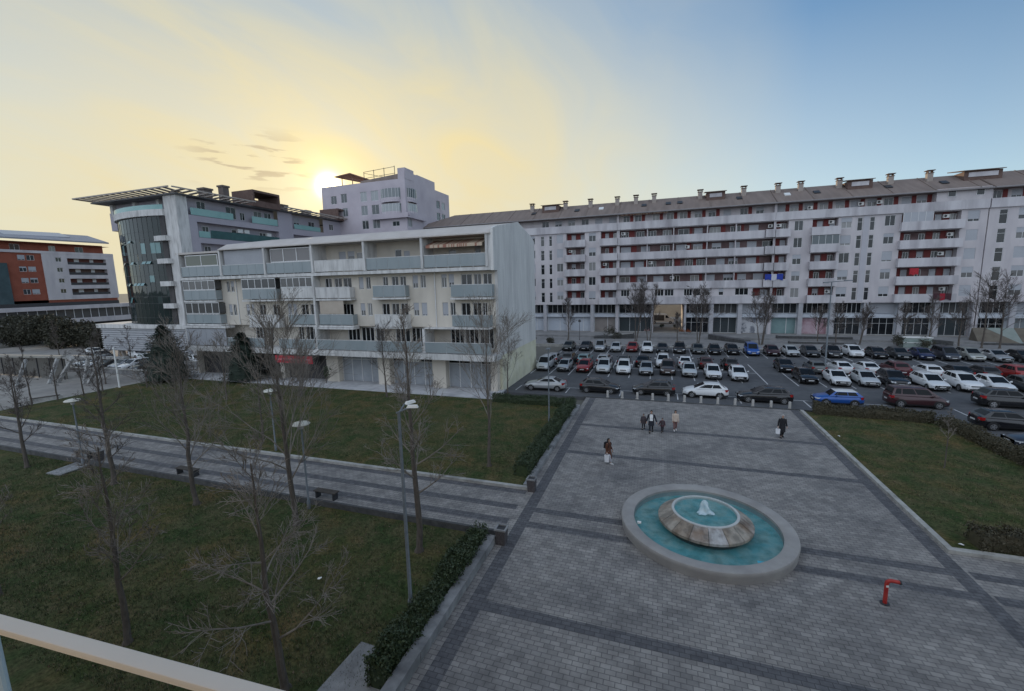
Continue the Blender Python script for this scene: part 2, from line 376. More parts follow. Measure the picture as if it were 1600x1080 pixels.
# car park and far pavement
stepsheet('car_park', -16.2, 110, 44.1, 80.5, -.5, -.02, ASPH)
stepsheet('side_road', 21.95, 110, 22.3, 44.1, -.5, -.024, ASPH)
m = MB(); m.box(-7.3, 13, 43.9, 44.12, -.3, .06); struct('car_park_edge', m, DKERB)
m = MB()
def line(x0, y0, x1, y1, wd=.11):
    a = Vector((x1-x0, y1-y0)); nn = Vector((-a.y, a.x)).normalized()*wd/2
    m.face([(x0-nn.x, y0-nn.y, -.015), (x1-nn.x, y1-nn.y, -.015), (x1+nn.x, y1+nn.y, -.015), (x0+nn.x, y0+nn.y, -.015)])
for k in range(12): line(-16.1+2.52*k+.02, 54.2, -16.1+2.52*k+.02, 66.2)
line(-16., 60.15, 11.6, 60.15)
for k in range(13): line(14.6+2.62*k, 54.0, 14.6+2.62*k, 66)
for k in range(27): line(-16+2.6*k, 71.6, -16+2.6*k, 78.6)
for k in range(10): line(-15.2+5.7*k, 45.2, -15.2+5.7*k, 47.6)
line(-15.2, 47.6, 20.5, 47.6); line(-16, 78.6, 54, 78.6)
struct('parking_line', m, PAINTW)
stepsheet('far_pavement', -64, 110, 80.5, 97.9, -.5, .13, PAV2)
m = MB(); m.box(-64, 110, 80.3, 80.5, -.5, .15); struct('pavement_kerb', m, KERB)
stepsheet('shop_terrace', -60, 110, 91.2, 97.95, -.5, .5, PAV2)
stepsheet('courtyard', -64, 110, 97.95, 240, -.5, .5, BEIGEPAV)
stepsheet('sidewalk', -66, -16.2, 40.45, 44.6, -.5, .16, LIGHTPAV)
stepsheet('side_alley', -16.5, -16.2, 44.6, 80.5, -.5, .0, ASPH)
stepsheet('left_square', -140, -64.75, 22.7, 62, -.5, .0, BEIGEPAV)
m = MB()
for p in ([(-9.55, 10.95), (-7.42, 10.9), (-7.42, 7.5), (-9.75, 7.5)], [(-40.1, 18.2), (-38.45, 18.2), (-38.35, 16.5), (-39.75, 16.4)]):
    m.prism([(x, y, -.5) for x, y in p], [(x, y, -.215) for x, y in p])
struct('concrete_slab', m, WALLC)

# low wall between the plaza and the near lawn
m = MB()
y = -2.
while y < 17.3:
    l = min(rng.uniform(1.5, 2.2), 17.4-y); m.box(-7.42+rng.uniform(-.01, .01), -7.0+rng.uniform(-.01, .01), y, y+l-.015, -.5, .37+rng.uniform(-.012, .012)); y += l
tag(m.build('low_wall', WALLC, base=(-7.2, 8, 0)), 'low weathered concrete wall along the plaza in front of the near hedge', 'wall')
m = MB(); m.box(-7.4, -7.05, 23.0, 40.3, -.4, .22)
tag(m.build('low_wall', WALLC, base=(-7.2, 31, 0)), 'low concrete kerb wall beside the long hedge on the far lawn', 'wall')

# ------------------------------------------------------------------ foliage helpers
def leaf(mb, p, s, r, mi=0):
    d = Vector((r.gauss(0, 1), r.gauss(0, 1), r.gauss(0, 1))).normalized(); e = d.orthogonal().normalized(); e.rotate(Quaternion(d, r.uniform(0, 6.28))); q = d.cross(e)
    a = Vector(p); mb.face([a-e*s, a+q*s*.55, a+e*s, a-q*s*.55], mi)
def hedge(path, wd, ht, z, n, s, mat, label, seed):
    r = random.Random(seed); m = MB(); P = [Vector(p) for p in path]
    seg = [(a, b, (b-a).length) for a, b in zip(P, P[1:])]; T = sum(x[2] for x in seg)
    def at(t):
        for a, b, l in seg:
            if t <= l or (a, b, l) == seg[-1]: d = (b-a)/l; return a+d*min(t, l), Vector((-d.y, d.x))
            t -= l
    ph = [r.uniform(0, 6.28) for _ in range(6)]
    def hh(t): return ht*(.9+.09*math.sin(t*1.3+ph[0])+.07*math.sin(t*3.1+ph[1])+.05*math.sin(t*6.7+ph[4]))
    def ww(t): return wd*(.46+.07*math.sin(t*1.7+ph[2])+.05*math.sin(t*4.3+ph[3]))
    st = max(2, int(T/.5)); ring = []
    for k in range(st+1):
        t = T*k/st; c, nrm = at(t); w_, h_ = ww(t)*.8, hh(t)*.88
        ring.append([(c.x+nrm.x*a*w_, c.y+nrm.y*a*w_, z+b*h_) for a, b in ((-1, 0), (-1.02, .6), (-.75, .97), (.75, .97), (1.02, .6), (1, 0))])
    for a, b in zip(ring, ring[1:]):
        for k in range(5): m.face([a[k], a[k+1], b[k+1], b[k]])
    m.face(ring[0]); m.face(ring[-1])
    for _ in range(n):
        t = r.uniform(-.1, T+.1); c, nrm = at(max(0, min(T, t))); w_, h_ = ww(t), hh(t); u = r.random()
        if u < .45: a, b = r.uniform(-1, 1), 1
        elif u < .72: a, b = -1, r.random()
        elif u < .95: a, b = 1, r.random()
        else: a, b = r.uniform(-1, 1), r.uniform(.3, 1)
        a *= 1-.25*max(0, b-.6); jit = r.gauss(0, .05)
        end = 0
        if r.random() < .03: end = r.choice((-1, 1)); c = (P[0] if end < 0 else P[-1])
        leaf(m, (c.x+nrm.x*(a*w_+jit)+r.gauss(0, .04), c.y+nrm.y*(a*w_+jit)+r.gauss(0, .04), z+max(.03, b*h_+r.gauss(0, .05))), s*r.uniform(.6, 1.3), r)
    b = (*path[0][:2], z); o = m.build('hedge', mat, base=b); return tag(o, label, 'hedge')
hedge([(-7.85, 9.6), (-7.75, 17.3)], .85, 1.15, -.3, 17000, .055, LEAF, 'dark green clipped hedge behind the low wall at the near left edge of the plaza', 1)
hedge([(-7.85, 24.2), (-7.8, 39.5)], .9, .95, .1, 11000, .06, LEAF, 'long straight green hedge along the left edge of the plaza by the far lawn', 2)
hedge([(-15.8, 39.9), (-8.6, 39.9)], .9, .8, .1, 5000, .06, LEAF, 'short green hedge at the far end of the lawn beside the cream building', 3)
hedge([(12.9, 43.0), (20.9, 42.6)], .95, .95, .05, 6000, .06, HEDGEB, 'brownish hedge in front of the blue car at the back of the right lawn', 4)
hedge([(21.3, 41.8), (21.6, 36), (21.9, 27)], 1.0, .9, .05, 8000, .065, HEDGEB, 'ragged brownish hedge between the right lawn and the dark parked cars', 5)
hedge([(13.3, 23.1), (26, 23.0)], 1.0, .95, .05, 9000, .06, HEDGEB, 'dark hedge at the near edge of the right lawn beside the side path', 6)
def shrub(x, y, z, rx, h, n, s, mat, label, seed, name='shrub', cat='shrub'):
    r = random.Random(seed); m = MB(); m2 = MB()
    for k in range(5):
        a = r.uniform(0, 6.28); m2.tube([(x, y, z), (x+math.cos(a)*rx*.3, y+math.sin(a)*rx*.3, z+h*.6)], [.03, .01], 4)
    bl = [(r.gauss(0, rx*.4), r.gauss(0, rx*.4), h*r.uniform(.3, .75), rx*r.uniform(.4, .7)) for _ in range(7)]
    for _ in range(n):
        bx, by, bz, br = r.choice(bl); d = Vector((r.gauss(0, 1), r.gauss(0, 1), r.gauss(0, 1))).normalized()*br*r.uniform(.6, 1.05)
        leaf(m, (x+bx+d.x, y+by+d.y, z+max(.03, bz+d.z*.9)), s*r.uniform(.6, 1.3), r)
    t = thing(name, (x, y, z), label, cat); m2.build('stem', BARK, t); m.build('foliage', mat, t); return t
shrub(-7.95, 8.5, -.25, .45, .8, 1600, .05, LEAF, 'small green bush on the concrete slab at the bottom edge by the low wall', 11)

# grass tufts standing on the sheets, and last year's leaves
def scatter(name, rects, n, fn, mats, seed):
    r = random.Random(seed); m = MB(); tot = sum((x1-x0)*(y1-y0)/(1+((y0+y1)/2/14)**2) for x0, x1, y0, y1, z in rects)
    for x0, x1, y0, y1, z in rects:
        for _ in range(int(n*(x1-x0)*(y1-y0)/(1+((y0+y1)/2/14)**2)/tot)): fn(m, r, r.uniform(x0, x1), r.uniform(y0, y1), z)
    tag(m.build(name, mats), None, None, None, 'stuff')
def tuft(m, r, x, y, z):
    mi = 0 if r.random() < .6 else (1 if r.random() < .6 else 2)
    for _ in range(3):
        a = r.uniform(0, 6.28); h = r.uniform(.05, .13); l = r.uniform(.02, .09); c, s_ = math.cos(a), math.sin(a); px, py = x+r.gauss(0, .05), y+r.gauss(0, .05)
        m.face([(px-s_*.012, py+c*.012, z-.02), (px+s_*.012, py-c*.012, z-.02), (px+c*l, py+s_*l, z+h)], mi)
LR = [(-40, -8.4, 7, 12, -.27), (-46, -8.4, 12, 18, -.27), (-55, -9, 23.3, 30, .13), (-60, -9, 30, 40, .13), (12.6, 21, 23.8, 30, .12), (12.6, 21, 30, 42, .12)]
scatter('grass', LR, 46000, tuft, [pmat('grass_blade', (.05, .075, .025), .9, (.08, .10, .04), .8), pmat('straw_blade', (.14, .12, .07), .9, (.18, .155, .09), .8), pmat('dark_blade', (.022, .034, .014), .9, (.035, .045, .02), .8)], 21)
scatter('fallen_leaves', LR, 2600, lambda m, r, x, y, z: leaf(m, (x, y, z+.03), r.uniform(.03, .06), r), pmat('dry_leaf', (.10, .065, .04), .9, (.17, .12, .075), 3), 22)

# ------------------------------------------------------------------ bare trees
def bare_tree(x, y, z, h, spread, seed, label, group=None, tr=.11, fork=.3, n1=16, lean=(0, 0), stems=1, fan=0, twig=TWIG, up=.55, n2=7, n3=5, rmin=.0095, cat='tree'):
    r = random.Random(seed); tk = MB(); cr = MB()
    def grow(p, d, l, rad, lev):
        ns = 4 if lev < 2 else 3; pts = [p]; q = p.copy(); dd = d.copy()
        for k in range(ns):
            dd = (dd+Vector((r.gauss(0, .13), r.gauss(0, .13), r.gauss(0, .1)+up*.16*(1 if lev < 2 else .6)))).normalized(); q = q+dd*l/ns; pts.append(q.copy())
        cr.tube(pts, [max(rmin*.7, rad*(1-.75*k/ns)) for k in range(ns+1)], 5 if lev == 1 else 3, cap=False)
        if lev >= 3: return
        nn = (n2 if lev == 1 else n3)*1.4; nn = max(2, int(nn*r.uniform(.7, 1.3)))
        for k in range(nn):
            t = r.uniform(.22, 1); i = min(ns-1, int(t*ns)); pp = pts[i].lerp(pts[i+1], t*ns-i); bd = (pts[i+1]-pts[i]).normalized()
            ax = bd.orthogonal().normalized(); ax.rotate(Quaternion(bd, r.uniform(0, 6.28))); nd = bd.copy(); nd.rotate(Quaternion(ax, R(r.uniform(14, 38) if fan else r.uniform(25, 60))))
            grow(pp, nd, l*(r.uniform(.4, .7) if fan else r.uniform(.3, .55))*(1.15-.5*t), max(rmin, rad*.42*(1.1-.5*t)), lev+1)
    for s in range(stems):
        a0 = r.uniform(0, 6.28); off = Vector((math.cos(a0), math.sin(a0), 0))*(.25 if stems > 1 else 0)
        hh = h*(r.uniform(.8, 1) if stems > 1 else 1); tp = []; ra = []; K = 9; wv = Vector((0, 0, 0))
        ln = Vector((lean[0], lean[1], 0))+(off*1.1 if stems > 1 else Vector((0, 0, 0)))*hh*.5
        for k in range(K+1):
            t = k/K; wv = wv+Vector((r.gauss(0, .035), r.gauss(0, .035), 0))*hh*.12
            tp.append(Vector((x, y, z-.05))+off+ln*t+(wv if 0 < k else Vector((0, 0, 0)))+Vector((0, 0, (hh*.93+.05)*t))); ra.append(tr*(1.35 if k == 0 else 1)*(1-.9*t)+.008)
        tp.insert(1, tp[0].lerp(tp[1], .22)); ra.insert(1, ra[1]*1.08); ra[0] *= 1.35; tk.tube(tp, ra, 8); tp.pop(1); ra.pop(1)
        n1 = int(n1*1.0)
        for k in range(n1):
            t = fork+(1-fork)*(k+r.random())/n1*.98; i = min(K-1, int(t*K)); p = tp[i].lerp(tp[i+1], t*K-i); a = k*2.4+r.uniform(-.5, .5)
            el = R(r.uniform(42, 66)+14*t) if fan else R(r.uniform(12, 40)+35*t); d = Vector((math.cos(a)*math.cos(el), math.sin(a)*math.cos(el), math.sin(el)))
            grow(p, d, spread*(1.45 if fan else 1)*(1.12-.72*t)*r.uniform(.75, 1.2), max(rmin*1.5, tr*.36*(1.15-t)), 1)
    o = thing('bare_tree', (x, y, z), label, cat, group)
    tk.build('trunk', BARK, o, smooth=True); cr.build('crown', twig, o); return o
G1 = 'bare trees on the lawns'
bare_tree(-42.65, 16.7, -.3, 7.1, 2.6, 1, 'bare tree with wide low limbs at the far left of the near lawn', G1, .13, .26, 15, twig=DTWIG)
bare_tree(-33.1, 16.7, -.3, 9.9, 2.5, 2, 'bare tree with a leaning trunk beside the small concrete slab and bin by the path', G1, .14, .2, 17, lean=(-.6, .2), twig=DTWIG)
bare_tree(-25.2, 16.4, -.3, 9.9, 2.6, 3, 'bare tree with upright pale twigs at the path edge, seen against the dark conifer', G1, .13, .24, 18, fan=1)
bare_tree(-17.55, 8.5, -.3, 7.8, 2.5, 4, 'bare tree on the near lawn with its foot just above the white railing', G1, .11, .3, 16)
bare_tree(-10.7, 8.8, -.3, 7.9, 3.0, 5, 'nearest bare tree, wide crooked limbs, standing at the bottom of the photo', G1, .12, .24, 17, lean=(-.3, 0), n2=8)
bare_tree(-17.75, 16.3, -.3, 11., 3.4, 6, 'tall wide-crowned bare tree in front of the second dark conifer', G1, .14, .22, 20, n2=8, fan=1)
bare_tree(-10.35, 16.15, -.3, 11.5, 3.0, 7, 'tall bare tree with a dark trunk right beside the tall twin-headed lamp', G1, .15, .26, 20, lean=(-.5, .2), n2=8)
bare_tree(-10.4, 25.1, .1, 9.7, 3.6, 8, 'bare tree with a vase-shaped crown near the long hedge on the far lawn', G1, .11, .3, 13, up=.8, fan=1)
bare_tree(-25.6, 8.5, -.3, 6.2, 2.0, 9, 'bare tree cut by the left edge of the photo just above the railing', G1, .1, .35, 12)
bare_tree(-14.3, 40.0, .1, 8.6, 1.8, 10, 'slender bare tree by the short hedge at the end wall of the cream building', G1, .07, .22, 14, fan=1)
bare_tree(-22.8, 39.6, .1, 4.3, 1.0, 11, 'thin young bare sapling before the whited shop windows of the cream building', G1, .035, .3, 9, n3=3)
bare_tree(-27.6, 38.6, .1, 7.6, 2.2, 12, 'bare tree at the lawn edge close to the middle pillars of the cream building', G1, .09, .2, 14, n3=4, twig=DTWIG, fan=1)
bare_tree(-29.5, 24.8, .1, 6.0, 2.2, 31, 'small spreading bare tree on the far lawn behind the mushroom lamp by the path', G1, .07, .25, 13, n3=5)
bare_tree(-37.5, 36.5, .1, 5.6, 2.0, 32, 'bushy bare tree at the back of the far lawn left of the red banner', G1, .06, .1, 14, stems=2, n3=4, fan=1)
bare_tree(-44.5, 33.5, .1, 6.6, 2.6, 33, 'spreading bare tree on the far lawn between the two dark conifers', G1, .09, .15, 15, n3=4, fan=1)
bare_tree(16.75, 32.4, .1, 3.9, .8, 13, 'thin sapling alone in the middle of the right lawn', G1, .03, .45, 8, n3=3)
G2 = 'small bare trees at the left square'
for i, (x, y, h, lb) in enumerate([(-62.8, 24.7, 5.8, 'small bare tree at the corner of the left square, leftmost of its row'), (-63.9, 26.3, 6.8, 'bare tree at the left square, second in its row, by the dark bench'),
    (-63.9, 28.4, 5.2, 'bare tree at the right end of the dark bench on the left square'), (-63.9, 30.8, 5., 'bare tree just beyond the dark bench in front of the white pergola posts'),
    (-63.8, 32.6, 5.2, 'bare tree beside the slender white post on the left square'), (-60.3, 35.3, 4., 'thin bare sapling on the lawn edge left of the dark conifer'),
    (-69.2, 35.8, 8., 'taller bare tree standing inside the left square by the pergola'), (-78, 44, 7., 'bare tree far back on the left square before the dark evergreens'), (-88, 40, 7.5, 'bare tree behind the fence panel at the far left of the square')]):
    bare_tree(x, y, 0 if i != 5 else .1, h, h*.3, 40+i, lb, G2, .08, .3, 11, n3=4, twig=DTWIG, rmin=.014)
G3 = 'bare trees along the long apartment building'
for i, (x, y, h, st, sp, lb) in enumerate([(-17.5, 86.2, 8.3, 1, 2.2, 'bare tree before the left end of the long building, beside the small street lamp'), (-4.4, 86.6, 11.6, 3, 2.6, 'clump of upright bare stems left of the passage'),
    (-2., 87.4, 11.5, 2, 2.3, 'pair of upright bare stems at the left side of the passage'), (3.3, 88.6, 5.2, 1, 1.2, 'thin young bare tree in front of the passage'), (6.6, 84.6, 10.8, 3, 2.4, 'clump of bare stems at the right side of the passage'),
    (16.9, 85.4, 10.5, 3, 2.2, 'clump of upright bare stems behind the blue van in the car park'), (26.3, 88.8, 6.2, 1, 2., 'small spreading bare tree before the pink shop window'), (28.6, 87.5, 6.5, 1, 2., 'small bare tree just left of the car park lamp'),
    (32., 88.1, 8., 2, 1.6, 'bare tree before the entrance under the stairway strips'), (38., 87.5, 6.8, 1, 1.8, 'thin bare tree before the dark glazed cafe front'), (40.8, 86.3, 7.5, 1, 2., 'bare tree left of the round shrub hedges before the shop fronts'),
    (44.4, 86., 7.2, 1, 1.8, 'bare tree left of the sloped triangular ramp wall'), (47.4, 86.5, 11.3, 1, 3., 'tall bare tree in front of the tip of the ramp wall'), (49.5, 86.4, 10., 1, 3.2, 'thick dark bare tree with heavy limbs before the ramp wall'),
    (55.5, 87, 9., 1, 2.6, 'bare tree cut by the right edge before the long building')]):
    bare_tree(x, y, .13, h, sp, 70+i, lb, G3, .13 if st == 1 and h > 7 else .09, .26 if st == 1 else .3, 16 if st == 1 else 13, stems=st, n2=7, n3=4, fan=1, twig=DTWIG, rmin=.017, up=.3)
# evergreens
def conifer(x, y, z, h, rad, seed, label):
    r = random.Random(seed); tk = MB(); cr = MB(); tk.tube([(x, y, z-.1), (x, y, z+h*.5), (x, y, z+h)], [.16, .09, .015], 7)
    cr.lathe([(rad*.66*(1-(q/8)**1.6)**.85+.02, .35+(h-.6)*q/8) for q in range(9)], (x, y, z), 9)
    for k in range(int(h*95)):
        t = (k+r.random())/(h*95); zz = z+.25+t*(h-.3); L_ = rad*(1-t**1.6)**.8*r.uniform(.72, 1.12)+.12; a = r.uniform(0, 6.28); dr = r.uniform(-.1, .28)
        d = Vector((math.cos(a), math.sin(a), 0)); sd_ = Vector((-d.y, d.x, 0))
        for q in range(6):
            for sgn in (-1, 1):
                f = .25+.75*(q+r.random())/6; p = Vector((x, y, zz))+d*L_*f+Vector((0, 0, -dr*L_*f*f+.1*f))
                e = (d*.7+sd_*sgn*r.uniform(.5, 1.)+Vector((0, 0, r.uniform(-.35, .3)))).normalized()*r.uniform(.2, .38)*(1.15-f*.4); nn = e.cross(Vector((r.gauss(0, .3), r.gauss(0, .3), 1))).normalized()*.085
                cr.face([p-nn*.6, p+e*.6-nn, p+e, p+e*.6+nn, p+nn*.6])
    o = thing('conifer', (x, y, z), label, 'tree'); tk.build('trunk', BARK, o); cr.build('crown', CONIF, o)
conifer(-62.4, 39.2, .1, 7.4, 3.3, 1, 'larger dark green conifer at the left corner of the cream building')
conifer(-51.2, 41.4, .1, 6.3, 2.7, 2, 'smaller dark conifer before the cream building left of the red banner')
for i, (x, y, rx, h, lb) in enumerate([(-148, 60, 5, 6.6, 'dark evergreen clump below the orange building at the left edge'), (-140, 61, 5, 7.0, 'dark evergreen clump below the orange building, second from the left edge'), (-132, 60, 4.6, 6.8, 'dense dark evergreen in the middle of the row behind the pergola'), (-125, 61, 4.4, 6.0, 'broad dull evergreen behind the pergola, right of the densest one'), (-118.5, 60, 4., 5.4, 'dull brown-green evergreen left of the slatted podium'), (-112, 58.5, 3.4, 4.6, 'small evergreen clump close to the slatted podium')]):
    shrub(x, y, -.3, rx, h, 4200, .3, EVERG, lb, 90+i, 'evergreen_tree', 'tree')
for i, (x, y, rx, h, lb) in enumerate([(36.4, 85.6, 1.3, 2.3, 'round dark shrub left of the clipped hedge block by the car park'), (40.0, 85., 1.0, 1.9, 'clipped dark shrub at the end of the pale glazed box'), (-24.5, 83.5, 1.3, 1.1, 'low dark shrub behind the left end of the back row of cars'), (-20.5, 82, 1.1, .9, 'low bush beside the tree at the left end of the car park'),
    (-9.6, 92.5, 1.4, 2.6, 'dark leafy shrub before the whitish shop wall of the long building'), (-8.2, 90.2, 1.3, 1., 'low dark bush on the terrace near the wedge planter'), (-46.5, 42.2, .6, 1.6, 'small round shrub on the sidewalk under the red banner'), (-38.9, 42.3, .5, 2.8, 'narrow dark shrub beside the pale pillar near the red banner')]):
    shrub(x, y, .15, rx, h, 700, .1 if rx > .7 else .07, EVERG if i < 6 else LEAF, lb, 120+i)

# ------------------------------------------------------------------ cream building at the square's corner
def cream_building():
    t = thing('apartment_building', (-40, 50, 0), 'four storey cream apartment building with frosted balcony panels and a blank grey end wall', 'building')
    F = Fac(t, 'Y', 43.5); XL, XR = -62.4, -16.35
    div = [-62.4, -54.75, -47.2, -39.75, -32.3, -24.8, -17.2]
    # --- windows and walls of the two middle storeys
    pairs1 = [(-55.3, -54.72), (-54.55, -53.95), (-50.0, -49.3), (-44.95, -44.3), (-33.95, -33.3), (-32.95, -32.3), (-26.65, -25.95), (-25.65, -24.95), (-23.0, -22.35), (-22.1, -21.45)]
    pairs0 = [(-55.3, -54.72), (-54.55, -53.95), (-52.2, -51.6), (-51.35, -50.8), (-45.1, -44.5), (-44.25, -43.65), (-33.95, -33.3), (-32.95, -32.3), (-26.7, -26.0), (-25.65, -24.95), (-23.0, -22.3), (-22.05, -21.4)]
    back1 = [(-61.6, -59.9), (-59.6, -57.9), (-51.0, -48.4), (-48.1, -46.1), (-43.6, -40.0), (-38.9, -37.9), (-37.5, -36.4), (-36.2, -35.0), (-30.6, -29.9), (-29.4, -28.5), (-28.3, -27.5), (-20.6, -19.3), (-19.1, -18.2), (-18.0, -17.0)]
    back0 = [(-61.6, -59.9), (-59.6, -57.9), (-49.9, -48.8), (-47.6, -46.4), (-42.9, -41.8), (-41.5, -40.2), (-38.9, -37.7), (-36.6, -35.0), (-30.9, -29.9), (-29.6, -28.6), (-28.4, -27.4), (-20.7, -19.6), (-19.3, -18.3), (-18.2, -17.6)]
    H = [(a, b, 11.6, 13.05) for a, b in pairs1]+[(a, b, 8.45, 9.95) for a, b in pairs0]+[(a, b, 10.75, 13.0) for a, b in back1]+[(a, b, 7.55, 9.9) for a, b in back0]
    mb = MB(); F.wall(mb, XL, XR-.3, 7.2, 13.4, H, .2)
    # recessed top storey and first storey
    top = [(-61.2, -59.3, 14.7, 16.2), (-59.2, -57.2, 14.7, 16.2), (-46.9, -45.7, 13.9, 16.2), (-37.6, -36.6, 13.9, 16.2), (-36.3, -35.3, 14.7, 16.2), (-35.0, -34.0, 13.9, 16.0), (-29.6, -28.7, 13.9, 16.1), (-28.4, -27.6, 14.6, 15.9), (-26.2, -25.4, 14.5, 16.), (-22.6, -21.7, 14.3, 15.8), (-19.4, -18.7, 14.7, 16.1)]
    F.wall(mb, XL, XR-.3, 13.4, 17.0, top, .15, d=-1.3)
    first = [(-52.0, -50.2, 5.0, 7.0), (-50.0, -48.9, 5.0, 7.0), (-44.6, -43.7, 5.0, 7.0), (-43.4, -41.6, 4.7, 7.0), (-41.4, -40.2, 5.0, 7.0), (-36.8, -35.0, 5.3, 7.0), (-34.8, -32.9, 4.7, 7.0), (-32.7, -31.5, 4.7, 7.0), (-29.9, -27.9, 4.7, 7.0), (-27.7, -26.0, 4.7, 7.0), (-25.9, -25.05, 4.7, 7.0), (-22.6, -20.9, 4.7, 7.05), (-20.8, -19.1, 4.7, 7.05), (-19., -17.3, 4.7, 7.05)]
    F.wall(mb, XL, XR-.3, 3.7, 7.2, first, .15, d=-.9)
    mb.face([F.P(XL, -.9, 7.2), F.P(XR-.3, -.9, 7.2), F.P(XR-.3, 0, 7.2), F.P(XL, 0, 7.2)])
    mb.box(XL-.25, XL, 43.5, 58, 0, 17); mb.box(XL, XR-.3, 57.7, 58, 0, 17)
    # ground storey back wall
    mb.face([F.P(XL, -.9, 0), F.P(XR-.3, -.9, 0), F.P(XR-.3, -.9, 3.7), F.P(XL, -.9, 3.7)])
    mb.build('wall', CREAM, t)
    for h in H:
        dk = h[2] in (10.75, 7.55)
        F.win(*h[:4], d=0, mull=1 if h[1]-h[0] < 1.4 else 2, shut=0 if dk else shutf()*.9, pane=PANED if dk else PANE, inset=.12)
    for h in top: F.win(*h, d=-1.3, mull=0 if h[1]-h[0] < 1.1 else 1, shut=rng.choice((0, 0, .4, .9)), inset=.1)
    for h in first: F.win(*h, d=-.9, mull=max(1, round((h[1]-h[0])/.62)-1), pane=PANED, inset=.08, fw=.09)
    # end wall with its shallow gable
    mb = MB(); pr = [(43.5, 4.05), (58, 4.05), (58, 17.3), (56.2, 17.95), (51, 19.1), (43.7, 17.9), (42.45, 17.55), (42.45, 13.3), (43.5, 13.3)]
    mb.prism([(XR-.3, y, z) for y, z in pr], [(XR, y, z) for y, z in pr]); mb.build('end_wall', ENDW, t, norm=True)
    mb = MB(); pr = [(44.3, 0), (58, 0), (58, 4.047), (44.3, 4.047)]; mb.prism([(XR-.3, y, z) for y, z in pr], [(XR+.012, y, z) for y, z in pr]); mb.build('end_wall_base', YELW, t, norm=True)
    # roof: sloping fascia, ridge, parapet flashing
    mb = MB(); pr = [(42.3, 17.0), (42.3, 17.12), (43.7, 17.86), (51, 19.05), (58, 17.2), (58, 17.0)]
    mb.prism([(-54.7, y, z) for y, z in pr], [(XR-.303, y, z) for y, z in pr])
    pr = [(42.4, 16.75), (42.4, 17.0), (58, 17.0), (58, 16.75)]; mb.prism([(XL-.3, y, z) for y, z in pr], [(-54.7, y, z) for y, z in pr])
    mb.build('roof', pmat('cream_roof_band', (.46, .42, .39), .8, (.52, .48, .45), .6, detail=5, stretch=(1, 1, .5)), t, norm=True)
    # top loggia floor, dividing fins, first floor terrace, ground pillars
    F.part('loggia_slab', WHITEC, [(XL-.1, XR-.303, -1.3, 1.05, 13.32, 13.68)])
    for x in div: F.part('fin_wall', WHITEC, [(x-.02, x+.24, -1.3, 1.12, 13.68, 16.99)])
    F.part('fin_wall', WHITEC, [(XR-.62, XR-.305, .2, 1.02, 13.68, 16.99)])
    F.part('terrace_slab', WHITEC, [(XL-.1, XR-.02, -.9, 1.55, 3.72, 4.38)])
    for q in ((-39.9, -39.6, -.9, 1.3, 4.38, 7.18), (-25., -24.7, -.9, 1.3, 4.38, 7.18), (-39.9, -39.65, .02, 1.15, 7.2, 13.31), (-62.65, -62.4, .02, 1.12, 4.38, 13.31)): F.part('pier', WHITEC, [q])
    for a, b in ((-39.7, -37.9), (-32.05, -30.4), (-24.65, -22.95), (-17.45, -16.66), (-47.3, -46.6), (-54.9, -54.2)):
        F.part('pillar', CREAM, [(a, b, -.895, .05, .16, 3.72)])
    # frosted railings
    def railing(a, b, z0, z1, d, parent, mat=FROST, step=1.5, ends=()):
        mb = MB(); n = max(1, round((b-a)/step)); w_ = (b-a)/n
        for k in range(n): F.box(mb, a+k*w_+.02, a+(k+1)*w_-.02, d-.03, d, z0, z1-.05)
        for e in ends: F.box(mb, e-.02, e+.02, .05, d-.06, z0, z1-.05)
        F.box(mb, a, b, d-.05, d+.02, z1-.05, z1, 1)
        for k in range(n+1): F.box(mb, max(a, a+k*w_-.025), min(b, a+k*w_+.025), d-.075, d-.032, z0-.12, z1-.05, 1)
        return mb.build('railing', [mat, FRAMEM], parent)
    lr = bpy.data.objects['loggia_slab']
    for i in range(6):
        a, b = div[i]+.3, div[i+1]-.06
        railing(a, b, 13.8, 15.12, .98, lr, WHITEC if i == 3 else FROST)
    ts = bpy.data.objects['terrace_slab']
    for a, b in ((-54.4, -47.9), (-45.6, -39.95), (-39.55, -25.05), (-24.65, -16.75)): railing(a, b, 4.5, 5.68, 1.45, ts, step=2.4)
    # balconies of the middle storeys
    for a, b, z, sol in ((-62.2, -56.2, 10.55, 0), (-51.4, -45.75, 10.55, 0), (-44.9, -39.95, 10.6, 1), (-39.6, -34.55, 10.55, 1), (-31.35, -27.1, 10.6, 0), (-21.4, -16.7, 10.5, 0),
                         (-62.2, -55.9, 7.35, 0), (-50.7, -45.7, 7.2, 1), (-44.1, -39.95, 7.35, 0), (-39.3, -34.45, 7.35, 0), (-31.35, -27.1, 7.25, 1), (-21.4, -17.0, 7.3, 0)):
        mb = MB(); F.box(mb, a-.1, b+.1 if b < -17.2 else b, .01, 1.05, z-.2, z); bal = mb.build('balcony', WHITEC, t)
        if sol and z < 8: railing(a, b, z+.02, z+1.45, 1.0, bal, WHITEC, step=4, ends=(a+.03, b-.03))
        else: railing(a, b, z+.1, z+1.4 if z > 9 else z+1.35, 1.0, bal, WHITEC if sol else FROST, ends=(a+.03, b-.03))
